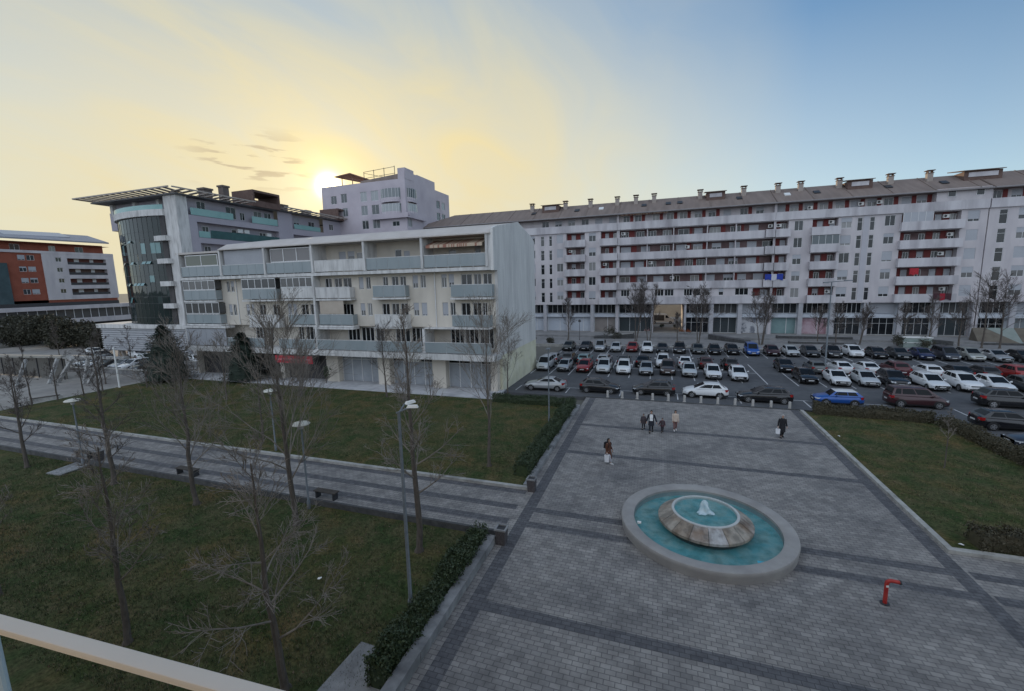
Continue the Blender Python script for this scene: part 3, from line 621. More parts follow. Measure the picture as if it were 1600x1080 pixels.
        if (a, z) in ((-62.2, 10.55), (-62.2, 7.35), (-51.4, 10.55), (-44.9, 10.6)):
            mb = MB(); zt = 13.25 if z > 9 else 10.3
            F.box(mb, a, b, .93, .99, z+1.42, z+1.5); F.box(mb, a, b, .93, .99, zt-.1, zt)
            k = 5
            for q in range(k+1): x = a+(b-a)*q/k; F.box(mb, max(a, x-.04), min(b, x+.04), .93, .99, z+1.5, zt-.1)
            mb.face([F.P(a, .95, z+1.5), F.P(b, .95, z+1.5), F.P(b, .95, zt-.1), F.P(a, .95, zt-.1)], 1)
            mb.face([F.P(b, .02, z+1.5), F.P(b, .95, z+1.5), F.P(b, .95, zt-.1), F.P(b, .02, zt-.1)], 1)
            mb.build('balcony_glazing', [FRAMEM, PANED], bal)
    F.part('canopy', WHITEC, [(-24.95, -17.1, .02, 1.3, 7.2, 7.72-.62)])
    F.part('canopy', WHITEC, [(-40.2, -34.3, .02, 1.2, 6.9, 7.12)])
    # enclosed bays on the top floor
    mb = MB(); a, b = -61.2, -55.2; F.box(mb, a, b, .86, .93, 15.14, 15.22); F.box(mb, a, b, .86, .93, 16.5, 16.62)
    for x in (a, -58.3, b-.1): F.box(mb, x, x+.1, .86, .93, 15.22, 16.5)
    mb.face([F.P(a, .9, 15.2), F.P(b, .9, 15.2), F.P(b, .9, 16.5), F.P(a, .9, 16.5)], 1); mb.build('balcony_glazing', [FRAMEM, glassmat('olive_glass', [(0, (.10, .11, .08)), (.9, (.1, .11, .08))])], t)
    mb = MB(); a, b = -54.2, -47.5
    for k in range(22): F.box(mb, a, b, .7, .76+.015*(k % 2), 15.14+k*.082, 15.14+(k+1)*.082-.004)
    mb.build('roller_blind', SHUT, t)
    mb = MB(); a, b = -46.3, -40.1
    for q in range(4): x = a+(b-a)*q/3; F.box(mb, max(a, x-.05), min(b, x+.05), .7, .8, 13.7, 16.8)
    for z in (15.15, 16.72): F.box(mb, a, b, .72, .78, z, z+.1)
    mb.face([F.P(a, .74, 13.7), F.P(b, .74, 13.7), F.P(b, .74, 16.8), F.P(a, .74, 16.8)], 1)
    mb.build('balcony_glazing', [FRAMEM, glassmat('hazy_glass', [(0, (.17, .16, .16)), (.9, (.2, .2, .2))], .15)], t)
    mb = MB(); mb.prism([F.P(-24.2, -1.2, 16.75), F.P(-17.6, -1.2, 16.75), F.P(-17.6, .95, 16.1), F.P(-24.2, .95, 16.1)], [F.P(-24.2, -1.2, 16.8), F.P(-17.6, -1.2, 16.8), F.P(-17.6, .95, 16.15), F.P(-24.2, .95, 16.15)])
    F.box(mb, -24.2, -17.6, .93, .96, 15.85, 16.12); mb.build('awning', AWN, t)
    mb = MB(); F.box(mb, -39.1, -35.6, .96, .99, 8.75, 10.3); mb.build('sun_blind', pmat('beige_canvas', (.42, .36, .30), .9, (.46, .40, .34), 1), t)
    # solid grey screens low on the left
    mb = MB(); 
    for k in range(4): F.box(mb, -62.2+1.85*k, -62.2+1.85*(k+1)-.03, 1.2, 1.26, 4.5, 6.75)
    mb.build('terrace_screen', GREYP, t)
    mb = MB(); F.box(mb, -62.4, -54.6, .02, 1.4, 6.85, 7.1); mb.build('canopy', WHITEC, t)
    # ground storey shop fronts
    for i, (a, b) in enumerate(((-37.85, -32.1), (-30.35, -24.7), (-22.9, -17.5))):
        mb = MB(); n = 4
        for k in range(n):
            x0, x1 = a+(b-a)*k/n, a+(b-a)*(k+1)/n
            F.box(mb, x0+.03, x1-.03, -.85, -.8, .2, 2.95, 0)
            F.box(mb, x0+.03, x1-.03, -.85, -.8, 3.0, 3.6, 0 if (i == 0 or (i == 2 and k == 2)) else 2)
            F.box(mb, x0-.03, x0+.03, -.86, -.74, .16, 3.7, 1)
        F.box(mb, a, b, -.84, -.75, 2.95, 3.0, 1); mb.build('shop_front', [STOREG, FRAMEM, PANED], t)
    F.part('air_conditioner', WHITEM, [(-28.6, -26.6, -.75, -.35, 3.0, 3.55)])
    for a, b in ((-62.3, -55), (-54.1, -47.4), (-46.5, -39.8)):
        mb = MB(); F.box(mb, a, b, -.88, -.8, .16, 3.7, 0)
        for k in range(5): x = a+(b-a)*k/4; F.box(mb, x-.04, x+.04, -.88, -.74, .16, 3.7, 1)
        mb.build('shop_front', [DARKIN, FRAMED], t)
    mb = MB(); mb.tube([F.P(-23.8, .06, 7.2), F.P(-23.8, .06, 13.3)], .06, 6); mb.tube([F.P(-53.5, .06, 7.3), F.P(-53.5, .06, 13.3)], .05, 6); mb.build('drainpipe', FRAMEM, t)
    mb = MB(); F.box(mb, -46.3, -40.4, 1.56, 1.63, 2.62, 3.55)
    s = tag(mb.build('banner', pmat('red_banner', (.42, .02, .04), .6, (.5, .035, .055), 1.5), base=(-43.3, 41.9, 2.6)), 'plain red banner hanging under the first floor terrace of the cream building', 'banner')
    for a, b, z in ((-46, -45.2, 3.0), (-45, -43.6, 3.05), (-43.4, -42.2, 2.95), (-42, -40.8, 3.05)):
        mb = MB(); F.box(mb, a, b, 1.631, 1.634, z, z+.13); mb.build('pale_lettering_band', pmat('banner_print', (.62, .25, .27), .7), s)
cream_building()

# ------------------------------------------------------------------ long apartment building (built as its four joined blocks)
def far_block(name, label, x0, x1, fn):
    t = thing('apartment_block', ((x0+x1)/2, 105, 0), label, 'building', 'joined blocks of the long white apartment building')
    F = Fac(t, 'Y', 98.); F.x0, F.x1, F.t = x0, x1, t
    F.holes = []; F.backs = []; F.wins = []; F.pass_ = None; F.chim = []; F.dorm = []; F.skl = []; F.shops = []; F.hip = False; F.gap = None
    F.bal = []; fn(F)
    mb = MB(); F.wall(mb, x0, x1, 6.65, 22.5, F.holes, 1.15)
    mb.box(x0, x1, 111.7, 112, 6.66, 25.6); mb.box(x0, x0+.2, 98.01, 112, .5, 25.6); mb.box(x1-.2, x1, 98.01, 112, .5, 25.6)
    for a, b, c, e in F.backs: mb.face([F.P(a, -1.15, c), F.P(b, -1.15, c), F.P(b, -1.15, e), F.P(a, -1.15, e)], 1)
    # attic wall, soffit over the shops
    F.wall(mb, x0+.2, x1-.2, 24., 25.6, [(w_[0], w_[1], w_[2], w_[3]) for w_ in F.wins if w_[2] > 23.5], .15, d=-1.2)
    mb.face([F.P(x0, 0, 6.65), F.P(x1, 0, 6.65), F.P(x1, -1.5, 6.65), F.P(x0, -1.5, 6.65)])
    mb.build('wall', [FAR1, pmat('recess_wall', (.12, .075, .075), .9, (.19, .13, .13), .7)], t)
    for w_ in F.wins:
        u0, u1, z0, z1, d = w_[:5]; k = w_[5] if len(w_) > 5 else {}
        F.win(u0, u1, z0, z1, d=d, mull=k.get('mull', 1), shut=k.get('shut', shutf()), pane=k.get('pane', PANE), frame=k.get('frame', FRAMEM), hbar=k.get('hbar', False), inset=k.get('inset', .1))
    F.part('cornice_parapet', FARPAR, [(x0, x1-.02, -1.2, .3, 22.5, 24.02)])
    # roof
    mb = MB(); pr = [(97.3, 25.6), (97.3, 25.8), (104.5, 29.35), (112.6, 25.8), (112.6, 25.6)]
    if F.hip:
        mb.prism([(x0-.6, y, z) for y, z in pr], [(x1, y, z) for y, z in pr]); i = len(mb.v)-10
        mb.v[i+2] = (x0+7.5, 104.5, 29.35)
    else: mb.prism([(x0, y, z) for y, z in pr], [(x1-.05, y, z) for y, z in pr])
    for k in range(int((x1-x0)/6)+1): mb.tube([(x0+.1+6*k, 97.3, 25.84), (x0+.1+6*k, 104.4, 29.36)], .07, 4) if not F.hip or k > 1 else None
    rf = mb.build('roof', ROOF, t, norm=True)
    mb = MB(); mb.tube([(x0, 97.2, 25.7), (x1, 97.2, 25.7)], .14, 6); mb.build('gutter', pmat('zinc', (.22, .2, .2), .5, (.26, .24, .24), 2), rf)
    for x in F.chim:
        mb = MB(); mb.box(x-.42, x+.42, 102.4, 103.2, 28., 29.75); mb.box(x-.5, x+.5, 102.3, 103.3, 29.75, 29.85, 1)
        for q in (-.36, .3):
            mb.box(x+q, x+q+.06, 102.4, 103.2, 29.85, 30.15, 1)
        mb.box(x-.6, x+.6, 102.2, 103.4, 30.15, 30.27, 1); mb.build('chimney', [pmat('chimney_render', (.30, .26, .23), .9, (.36, .31, .28), 2), BROWN], rf)
    for a, b in F.dorm:
        mb = MB(); mb.box(a, b, 101.2, 105.5, 27.6, 29.3); mb.prism([(a-.25, 100.8, 29.3), (b+.25, 100.8, 29.3), (b+.25, 105.8, 30.0), (a-.25, 105.8, 30.0)], [(a-.25, 100.8, 29.42), (b+.25, 100.8, 29.42), (b+.25, 105.8, 30.15), (a-.25, 105.8, 30.15)])
        mb.box(a+.6, b-.6, 101.12, 101.2, 28.3, 29.05, 1); mb.build('dormer', [BROWN, FARPAR], rf)
    for x, bright in F.skl:
        mb = MB(); mb.prism([(x-.5, 100.4, 27.3), (x+.5, 100.4, 27.3), (x+.5, 101.6, 27.9), (x-.5, 101.6, 27.9)], [(x-.5, 100.3, 27.5), (x+.5, 100.3, 27.5), (x+.5, 101.5, 28.1), (x-.5, 101.5, 28.1)])
        mb.build('skylight', WHITEM if bright else DKMET, rf)
    # balconies
    for a, b, z, d in F.bal:
        mb = MB(); F.box(mb, a, b, .003, d, z, z+.22); F.box(mb, a, b, d-.14, d, z+.22, z+1.5)
        if d > .3: F.box(mb, a, a+.12, .003, d-.14, z+.22, z+1.5); F.box(mb, b-.12, b, .003, d-.14, z+.22, z+1.5)
        mb.build('balcony', FARPAR, t)
    # two-storey shop front
    segs = [(x0, x1)] if not F.pass_ else [(x0, F.pass_[0]), (F.pass_[1], x1)]
    for a, b in segs:
        mb = MB(); mb.face([F.P(a, -1.4, .5), F.P(b, -1.4, .5), F.P(b, -1.4, 6.65), F.P(a, -1.4, 6.65)])
        F.box(mb, a, b, -1.39, -.55, 3.8, 4.45); mb.build('shop_wall', pmat('shop_fascia', (.46, .49, .54), .7, (.54, .57, .61), .6, col3=(.8, .8, .82), scale3=.4), t)
        n = max(1, round((b-a)/5.25)); wd = (b-a)/n
        for k in range(n+1):
            x = a+wd*k; F.part('column', pmat('column_grey', (.36, .36, .38), .85, (.43, .42, .44), 1.2), [(max(a, x-.38), min(b, x+.38), -.5, -.06, .5, 6.645)])
        for k in range(n):
            p, q = a+wd*k+.42, a+wd*(k+1)-.42
            mm = rng.choice((3, 4, 5))
            F.win(p, q, 4.6, 6.6, d=-1.3, mull=mm, pane=PANED, shut=rng.choice((0, 0, 0, 1)), inset=0.01)
            F.shops.append((p, q))
    for i, (p, q) in enumerate(F.shops):
        st = F.shopstyle[i % len(F.shopstyle)]
        if st == 'w': F.win(p, q, .55, 3.75, d=-1.25, mull=2, pane=SHOPG, shut=0, inset=0.01)
        elif st == 'd': F.win(p, q, .55, 3.75, d=-1.25, mull=3, pane=PANED, shut=0, inset=0.01, hbar=True)
        else:
            mt = {'g': pmat('sea_green_shutter', (.16, .25, .26), .4, (.2, .3, .3), .8), 'p': pmat('faded_pink_poster', (.38, .22, .25), .5, (.48, .36, .4), .7, lo=.4, hi=.6), 'c': pmat('pale_panel', (.44, .48, .54), .7, (.5, .53, .58), .6), 't': pmat('tan_panel', (.24, .21, .2), .8, (.28, .25, .23), 1), 'm': pmat('window_poster', (.5, .5, .52), .5, (.16, .17, .2), .9, lo=.45, hi=.58)}[st]
            mb = MB(); F.box(mb, p, p+.62*(q-p), -1.38, -1.28, .55, 3.7); F.box(mb, p+.64*(q-p), q, -1.38, -1.28, .55, 3.7)
            for x in (p, p+.63*(q-p), q): F.box(mb, x-.05, x+.05, -1.36, -1.2, .5, 3.75, 1)
            mb.build('shop_window', [mt, FRAMEM], t)
    if F.pass_:
        a, b = F.pass_; mb = MB()
        mb.box(a-.3, a, 98.2, 112, .5, 6.64); mb.box(b, b+.3, 98.2, 112, .5, 6.64); mb.box(a, b, 98.2, 112, 6.5, 6.64); mb.build('passage_wall', FAR1, t)
    return F
ZW = [7.74+3.165*k for k in range(5)]; ZB = [6.68+3.165*k for k in range(5)]
def acs(F, spots):
    for u, z, d in spots:
        mb = MB(); F.box(mb, u, u+.85, d, d+.35, z, z+.6); c = (u+.3, F.b-d-.355, z+.3); mb.face([(c[0]+.22*math.cos(a*.7), c[1], c[2]+.22*math.sin(a*.7)) for a in range(9)], 1)
        mb.build('air_conditioner', [WHITEM, DKMET], F.t)
def recess(F, a, b, k, red=None):
    """a balcony recess: an opening in the front wall with its own back wall, window and door, red panels"""
    z0, z1 = ZB[k]+.22, ZB[k]+3.02
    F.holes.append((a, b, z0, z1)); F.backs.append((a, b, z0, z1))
    n = max(1, round((b-a)/2.2)); wd = (b-a)/n
    for q in range(n):
        p = a+wd*q
        F.wins.append((p+.5*wd, p+.92*wd, z0+.15, z1-.35, -1.1, dict(mull=1, inset=-.0)))
        if (rng.random() < .8) if red is None else red:
            F.part('red_panel', REDP, [(p+.04, p+.47*wd, -1.15, -1.1, z0, z1)])
def sec1(F):
    F.hip = True; F.shopstyle = 'wcwwwccctw'
    for k in range(5):
        for a, b in ((-26.1, -25.25), (-24.15, -23.45)): h = (a, b, ZW[k]-.55, ZW[k]+1.7); F.holes.append(h); F.wins.append((*h, 0, dict(mull=0, hbar=True, pane=PANED, shut=0)))
        for a, b in ((-22.4, -20.9), (-15.2, -13.65), (-29, -27.4)): h = (a, b, ZW[k], ZW[k]+1.85); F.holes.append(h); F.wins.append((*h, 0))
        recess(F, -20.2, -16.1, k); F.bal.append((-20.5, -15.85, ZB[k], .9)); recess(F, -12.6, -9.15, k); F.bal.append((-12.75, -9.02, ZB[k], .9))
    for a in range(-26, -10, 3): F.wins.append((a, a+1.6, 24.1, 25.4, -1.2))
    F.chim = [-29.3, -21.3, -15.55, -9.6]; F.dorm = [(-26.5, -22.6)]; F.skl = [(-28.4, 0), (-18.3, 0), (-12.9, 1)]
    acs(F, [(-19.8, ZB[3]+2.1, -1.05), (-12.2, ZB[2]+2.1, -1.05)])
far_block('w', 'left block of the long apartment building, with single balconies, partly behind the cream end wall', -58, -9, sec1)
def sec2(F):
    F.shopstyle = 'wdwmgg'; F.pass_ = (-1.4, 4.8)
    for k in range(5):
        if k == 0:
            F.bal.append((-8.98, 20.55, ZB[0], .3))
            hs = [(-8.2, -6.4), (-1.2, .6), (.8, 2.6), (4.6, 6.2), (6.4, 7.8), (8.2, 9.6), (11.2, 12.1), (14.2, 16.6)]
            for a, b in hs: h = (a, b, 8.35, 9.75); F.holes.append(h); F.wins.append((*h, 0, dict(pane=PANED, mull=2 if b-a > 1.4 else 0, shut=0 if rng.random() < .8 else .5)))
            recess(F, 17.4, 20.4, 0)
            continue
        F.bal.append((-8.98, 18.9, ZB[k], .32)); F.bal.append((19.0, 20.55, ZB[k]+.05, .9))
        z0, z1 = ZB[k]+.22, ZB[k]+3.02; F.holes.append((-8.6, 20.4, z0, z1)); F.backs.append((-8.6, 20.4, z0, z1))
        u = -8.4
        while u < 19:
            ww_ = rng.uniform(1.5, 2.1); F.wins.append((u, u+ww_, z0+.75, z1-.3, -1.1, dict(mull=rng.choice((1, 2)), inset=0.)))
            u += ww_+.12
            if u > 19: break
            rw = rng.choice((.5, .8, 1.1))
            if rng.random() < .62: F.part('red_panel', REDP, [(u, u+rw, -1.15, -1.1, z0, z1)])
            u += rw+rng.choice((.1, .4, .9))
        mb = MB()
        for u in (-3., 2.2, 8.6, 13.8): F.box(mb, u, u+.18, -1.15, .0, z0, z1)
        mb.build('balcony_partition', FAR1, F.t)
    for a in (-8, -5.6, -2., .8, 3.4, 6.2, 8.8, 11.6, 14.6, 17.4):
        F.wins.append((a, a+1.4, 24.1, 25.4, -1.2))
        if rng.random() < .75: F.part('red_panel', REDP, [(a+1.45, a+2.1, -1.2, -1.14, 24.03, 25.55)])
    F.chim = [-5.6, -1.8, 7.4, 15.6]; F.dorm = [(8.5, 12)]; F.skl = [(-3.8, 0), (1.1, 0), (3.4, 0), (14.6, 0)]
    acs(F, [(-8.3, ZB[4]+2.1, -1.05), (19.6, ZB[4]+2., -1.05), (4.6, ZB[3]+1.9, -1.05), (1.8, ZB[1]+2., -1.05), (-2.6, ZB[2]+2.1, -1.05)])
    mb = MB(); 
    for a, b in ((-8.4, -2.4), (-2.2, 1.)): F.box(mb, a, b, -1.1, .6, 25.45, 25.55)
    mb.build('awning', AWN, F.t)
far_block('w', 'apartment block with full width stained balcony bands and red panels over the open passage', -8.98, 20.6, sec2)
def sec3(F):
    F.shopstyle = 'gpdddw'
    for k in range(5):
        for a, b in ((33.85, 34.65), (35.75, 36.5)): h = (a, b, ZW[k]-.6, ZW[k]+1.75); F.holes.append(h); F.wins.append((*h, 0, dict(mull=0, hbar=True, pane=PANED, shut=0)))
        for a, b in ((23.85, 25.3), (31.35, 33.0), (37.95, 39.5), (49.6, 51.2)): h = (a, b, ZW[k], ZW[k]+1.85); F.holes.append(h); F.wins.append((*h, 0))
        recess(F, 20.75, 22.9, k); F.bal.append((20.65, 23.15, ZB[k], .9)); recess(F, 26.8, 30.9, k); F.bal.append((26.55, 31.15, ZB[k], .9))
        recess(F, 40.4, 48.7, k); F.bal.append((40.15, 48.95, ZB[k], .9))
    for a in (21, 23.2, 25.6, 28, 30.6, 33, 35.5, 38, 40.6, 42.8): F.wins.append((a, a+1.4, 24.1, 25.4, -1.2)); F.part('red_panel', REDP, [(a+1.45, a+2.1, -1.2, -1.14, 24.03, 25.55)])
    mb = MB(); F.box(mb, 44.9, 52.25, -1.18, .28, 24.025, 26.1); mb.build('attic_box', FAR1, F.t)
    for a in (46.4, 50.2): F.win(a, a+1.1, 24.7, 25.8, d=.4, mull=0, pane=PANED, shut=0, inset=.1)
    F.chim = [21.7, 25.6, 32., 40., 45.8]; F.dorm = [(32.9, 36.8), (50.0, 55.2)]; F.skl = [(23., 1), (27.9, 0), (39.1, 0), (47.2, 0)]
    acs(F, [(21.0, ZB[4]+2., -1.05), (29.6, ZB[4]+2.1, -1.05), (29.8, ZB[0]+1.8, -1.05), (46.6, ZB[4]+2., -1.05), (47.4, ZB[3]+2., -1.05), (46.4, ZB[2]+1.9, -1.05), (47.2, ZB[0]+2., -1.05), (26., 24.3, -1.1), (34, 24.4, -1.1), (36.8, 24.5, -1.1)])
    for a, b, k in ((26.7, 31., 3), (40.3, 44.5, 4)):
        mb = MB(); mb.face([F.P(a, .8, ZB[k]+1.5), F.P(b, .8, ZB[k]+1.5), F.P(b, .8, ZB[k]+3.1), F.P(a, .8, ZB[k]+3.1)])
        for q in range(5): x = a+(b-a)*q/4; F.box(mb, x-.03, x+.03, .76, .84, ZB[k]+1.5, ZB[k]+3.1, 1)
        mb.build('balcony_glazing', [SHOPG if k == 3 else SHUT, FRAMEM], F.t)
    F.part('stair_panel', pmat('grey_stair_panel', (.42, .41, .44), .8, (.46, .45, .48), .6), [(34.75, 35.65, .0, .05, 6.9, 22.4)])
far_block('w', 'block of the long apartment building with two narrow stairway window strips and wide double balconies', 20.62, 52.25, sec3)
def sec4(F):
    F.shopstyle = 'dw'
    for k in range(5):
        h = (53.75, 54.85, ZW[k]-.6, ZW[k]+1.75); F.holes.append(h); F.wins.append((*h, 0, dict(mull=0, hbar=True, pane=PANED, shut=0)))
        for a, b in ((56.2, 57.9), (66.4, 68)): h = (a, b, ZW[k], ZW[k]+1.85); F.holes.append(h); F.wins.append((*h, 0))
        recess(F, 59.4, 64.6, k); F.bal.append((59.2, 64.8, ZB[k], .9))
    for a in (53, 55.6, 58, 60.6): F.wins.append((a, a+1.4, 24.1, 25.4, -1.2)); F.part('red_panel', REDP, [(a+1.45, a+2.1, -1.2, -1.14, 24.03, 25.55)])
    F.chim = [60.]
far_block('w', 'rightmost block of the long apartment building, cut by the right edge of the photo', 52.4, 72, sec4)
for (x0, x1, z, col, lb, y) in ((41.9, 43.2, 11.6, (.33, .02, .03), 'red cloth drying over a balcony of the long building, above the dark red one', 97.0), (45.6, 48.2, 7.1, (.05, .02, .025), 'dark and red laundry hanging in front of the lowest wide balcony', 96.98), (19.2, 22.3, 11.2, (.02, .04, .25), 'blue and white laundry hung on a balcony near the middle of the long building', 97.0)):
    m = MB(); n = 14
    for k in range(n):
        a, b = x0+(x1-x0)*k/n, x0+(x1-x0)*(k+1)/n; w0, w1 = .04*math.sin(k*1.9), .04*math.sin((k+1)*1.9); dz = .12*math.sin(k*.8)
        m.face([(a, y+w0, z+dz), (b, y+w1, z+dz), (b, y+w1*.3, z+1.15), (a, y+w0*.3, z+1.15)], 1 if (k in (5, 6, 7, 8)) and x1-x0 > 2 else 0)
    tag(m.build('laundry', [pmat('cloth%d' % int(x0), col, .9, tuple(c*1.4 for c in col), 3), pmat('cloth_b%d' % int(x0), (.3, .015, .03) if x0 > 40 else (.5, .5, .55), .9)], base=(x0, y, z)), lb, 'laundry')

# ------------------------------------------------------------------ building with the curved dark glass front
def glass_building():
    t = thing('office_building', (-84, 80, 0), 'grey building with a curved dark glass front, slatted roof overhang and turquoise railings', 'building')
    F = Fac(t, 'X', -74.3)
    # curved curtain wall
    A = [Vector((-94.3, 55.0)), Vector((-92.3, 53.2)), Vector((-89.5, 51.8)), Vector((-86.3, 51.0)), Vector((-83, 50.7)), Vector((-79.7, 50.9)), Vector((-77.2, 51.5))]
    pts = []
    for i in range(len(A)-1):
        p0, p1, p2, p3 = A[max(0, i-1)], A[i], A[i+1], A[min(len(A)-1, i+2)]
        for k in range(3):
            s = k/3; pts.append(.5*((2*p1)+(p2-p0)*s+(2*p0-5*p1+4*p2-p3)*s*s+(3*p1-p0-3*p2+p3)*s**3))
    pts.append(A[-1]); r = random.Random(3)
    cw = MB(); fr = MB()
    zs = [6.3]; 
    for k in range(5): zs += [6.3+3.58*k+1.15, 6.3+3.58*k+2.9, 6.3+3.58*(k+1)]
    cells = []
    for a, b in zip(pts, pts[1:]):
        for c, e in zip(zs, zs[1:]):
            cells.append((a, b, c, e)); rr = r.random(); hz = c > 14
            mi = 1 if rr < .10 else (2 if rr < .135 else 0)
            j = Vector((r.gauss(0, .006), r.gauss(0, .006)))
            cw.face([(a.x+j.x, a.y+j.y, c), (b.x-j.x, b.y+j.y, c), (b.x+j.y, b.y-j.x, e), (a.x-j.y, a.y+j.x, e)], mi)
    for p in pts: fr.tube([(p.x, p.y-.02, 6.3), (p.x, p.y-.02, 24.2)], .018, 4)
    for z in zs[::3]+zs[1::3]: fr.tube([(p.x, p.y-.02, z) for p in pts], .02, 4)
    g = [pmat('dark_curtain_glass', (.008, .018, .018), .03, (.014, .027, .027), .15, spec=.42), pmat('grey_green_glass', (.03, .05, .048), .05, (.04, .06, .06), .3), pmat('pale_teal_glass', (.13, .24, .24), .1, (.16, .28, .28), .5)]
    cwo = cw.build('curtain_wall', g, t); fr.build('mullion', FRAMED, cwo)
    r2 = random.Random(5)
    for a, b, c, e in [cells[i] for i in (3*15+0+22, 95, 98, 108, 110, 140, 143, 146, 155, 170, 188, 203)]:
        w_ = MB(); w_.face([(a.x*.9+b.x*.1, a.y-.35, c+.15), (b.x*.9+a.x*.1, b.y-.35, c+.15), (b.x*.9+a.x*.1, b.y-.08, e-.1), (a.x*.9+b.x*.1, a.y-.08, e-.1)]); w_.build('open_window', g[2], cwo)
    # white bands round the curve
    def curve_band(name, mat, z0, z1, off, yb=58):
        q = [(p.x+(p.x+84)*.0, p.y-off, 0) for p in pts]; poly = [(-94.3, yb)]+[(x, y) for x, y, _ in q]+[(-77.2, yb)]
        m = MB(); m.prism([(x, y, z0) for x, y in poly], [(x, y, z1) for x, y in poly]); return m.build(name, mat, t, norm=True)
    curve_band('white_band', WHITEC, 24.2, 25.2, .45)
    # turquoise terrace railing on the curve and top storey wall behind it
    m = MB()
    for a, b in zip(pts[2:], pts[3:]): m.face([(a.x, a.y-.3, 25.22), (b.x, b.y-.3, 25.22), (b.x, b.y-.3, 25.95), (a.x, a.y-.3, 25.95)])
    m.build('terrace_railing', TURQ, t)
    m = MB(); m.box(-93.6, -75.6, 53.4, 70, 25.2, 27.29)
    for x in (-93.2, -87.2, -81.2): m.box(x, x+.7, 52.9, 53.4, 25.2, 27.29, 1)
    m.build('top_storey', [LILAC, WHITEC], t)
    m = MB(); m.box(-77.2, -74.32, 51.4, 53.2, 1, 27.3); m.build('corner_pier', WHITEC, t)
    m = MB(); m.box(-97.2, -93.9, 55.0, 57.4, 23.2, 26.4); m.build('bracket', LILAC, t)
    for z in (9.5, 13.2, 16.9, 20.6): m = MB(); m.box(-79.3, -76.7, 50.6, 51.395, z-.45, z+.35); m.build('notch', WHITEC, t)
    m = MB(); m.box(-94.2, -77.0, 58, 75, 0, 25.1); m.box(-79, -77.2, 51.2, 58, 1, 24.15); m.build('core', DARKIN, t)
    # slatted podium
    m = MB(); m.box(-98, -74.4, 50.6, 56, 5.55, 6.28)
    m.build('podium_band', WHITEC, t)
    m = MB()
    for k in range(10): m.box(-97.4, -74.8, 50.9, 51.05, 1.6+k*.4, 1.6+k*.4+.2)
    m.box(-97.4, -74.8, 51.1, 55.6, 1.4, 5.54, 1); m.build('podium_slats', [pmat('pale_slats', (.42, .43, .46), .6, (.47, .48, .5), .8), GREYP], t)
    m = MB()
    for x in (-96, -90.4, -82, -76): m.bar((x, 52.5, -.3), (x+.5, 52.5, 1.4), .5); m.bar((x+1.6, 52.5, -.3), (x+.9, 52.5, 1.4), .5)
    m.build('podium_leg', WHITEC, t)
    # the flank along the other buildings
    mb = MB(); H = [(54.5, 71.3, 20.8, 23.4), (54.7, 71., 17.2, 19.9), (75, 88, 20.8, 23.2)]
    F.wall(mb, 53.2, 108, 0, 24.4, H, 1.2)
    mb.face([F.P(53.2, -1.2, 17), F.P(90, -1.2, 17), F.P(90, -1.2, 24.4), F.P(53.2, -1.2, 24.4)])
    th = [(55.5, 57, 24.9, 27), (60.8, 62.8, 24.8, 26.9), (63.6, 64.6, 24.8, 26.2), (66.6, 68.4, 24.8, 26.9), (69, 70.6, 24.8, 26.9), (76.4, 78, 24.8, 26.9), (80.6, 82.4, 24.8, 26.6), (86, 87.4, 25.2, 26.6)]
    F.wall(mb, 53.2, 71.3, 24.4, 27.4, th[:5], .15, d=-1.); F.wall(mb, 71.3, 75, 24.4, 27.5, [], .1, d=-.02); F.wall(mb, 75, 84, 24.4, 27.4, th[5:7], .15, d=-1.); F.wall(mb, 84, 96, 24.4, 27.4, th[7:], .15, d=-.02)
    mb.box(-90, -74.35, 107.8, 108, 0, 27.3)
    mb.build('flank_wall', LILAC, t)
    for h in th: F.win(*h, d=-1. if h[0] < 84 else -.02, shut=rng.choice((0, .5)), pane=PANED, inset=.1)
    for a, b in ((56, 57.2), (61.5, 63.5), (67.5, 69)):
        for z in (17.6, 21.0): F.win(a, b, z, z+1.9, d=-1.1, pane=PANED, shut=0, inset=0)
    for nm, a, b, z0, z1, d in (('terrace_railing', 53.6, 61.3, 24.45, 25.6, .06), ('terrace_railing', 65.2, 71.1, 24.45, 25.7, .06), ('terrace_railing', 75.4, 83, 24.45, 25.4, .06), ('terrace_railing', 54.6, 56.6, 20.85, 21.9, .0)): F.part(nm, TURQ, [(a, b, d-.04, d, z0, z1)])
    F.part('shade_net', pmat('dark_teal_net', (.035, .09, .09), .8, (.05, .12, .12), 1), [(56.7, 71.2, -.02, .03, 20.85, 22.2)])
    for y, z in ((62.6, 22.4), (64, 22.4), (69, 22.2)): F.part('air_conditioner', WHITEM, [(y, y+1, -1.1, -.7, z, z+.7)])
    # roof slabs, slatted overhang
    mb = MB(); mb.box(-94.8, -73.6, 51.0, 70.9, 27.3, 27.5); mb.box(-93, -73.6, 70.9, 92, 27.5, 27.75); mb.box(-93, -73.8, 92, 108.4, 27.3, 27.55); ro = mb.build('roof', FRAMED, t)
    # slats reach out beyond the roof edge: a triangular sail to the left, a band on the right
    mb = MB()
    for k in range(15):
        s = k/14; x0 = -94.7+20.2*s; ox = -(2.3*(1-s)+.35)
        P = [(x0, 52.2, 27.7), (x0+.8, 52.2, 27.7), (x0+.8+ox, 49.9, 28.1), (x0+ox, 49.9, 28.1)]
        mb.prism(P, [(x, y, z+.1) for x, y, z in P])
    mb.bar((-97.2, 49.8, 28.15), (-73.4, 49.9, 28.2), .2); mb.bar((-94.9, 52.2, 27.7), (-97.2, 49.8, 28.12), .2); mb.bar((-94.9, 51.6, 27.6), (-73.9, 51.6, 27.6), .2)
    mb.build('slat', pmat('roof_slat', (.34, .30, .27), .6, (.4, .35, .31), 1), ro)
    mb = MB()
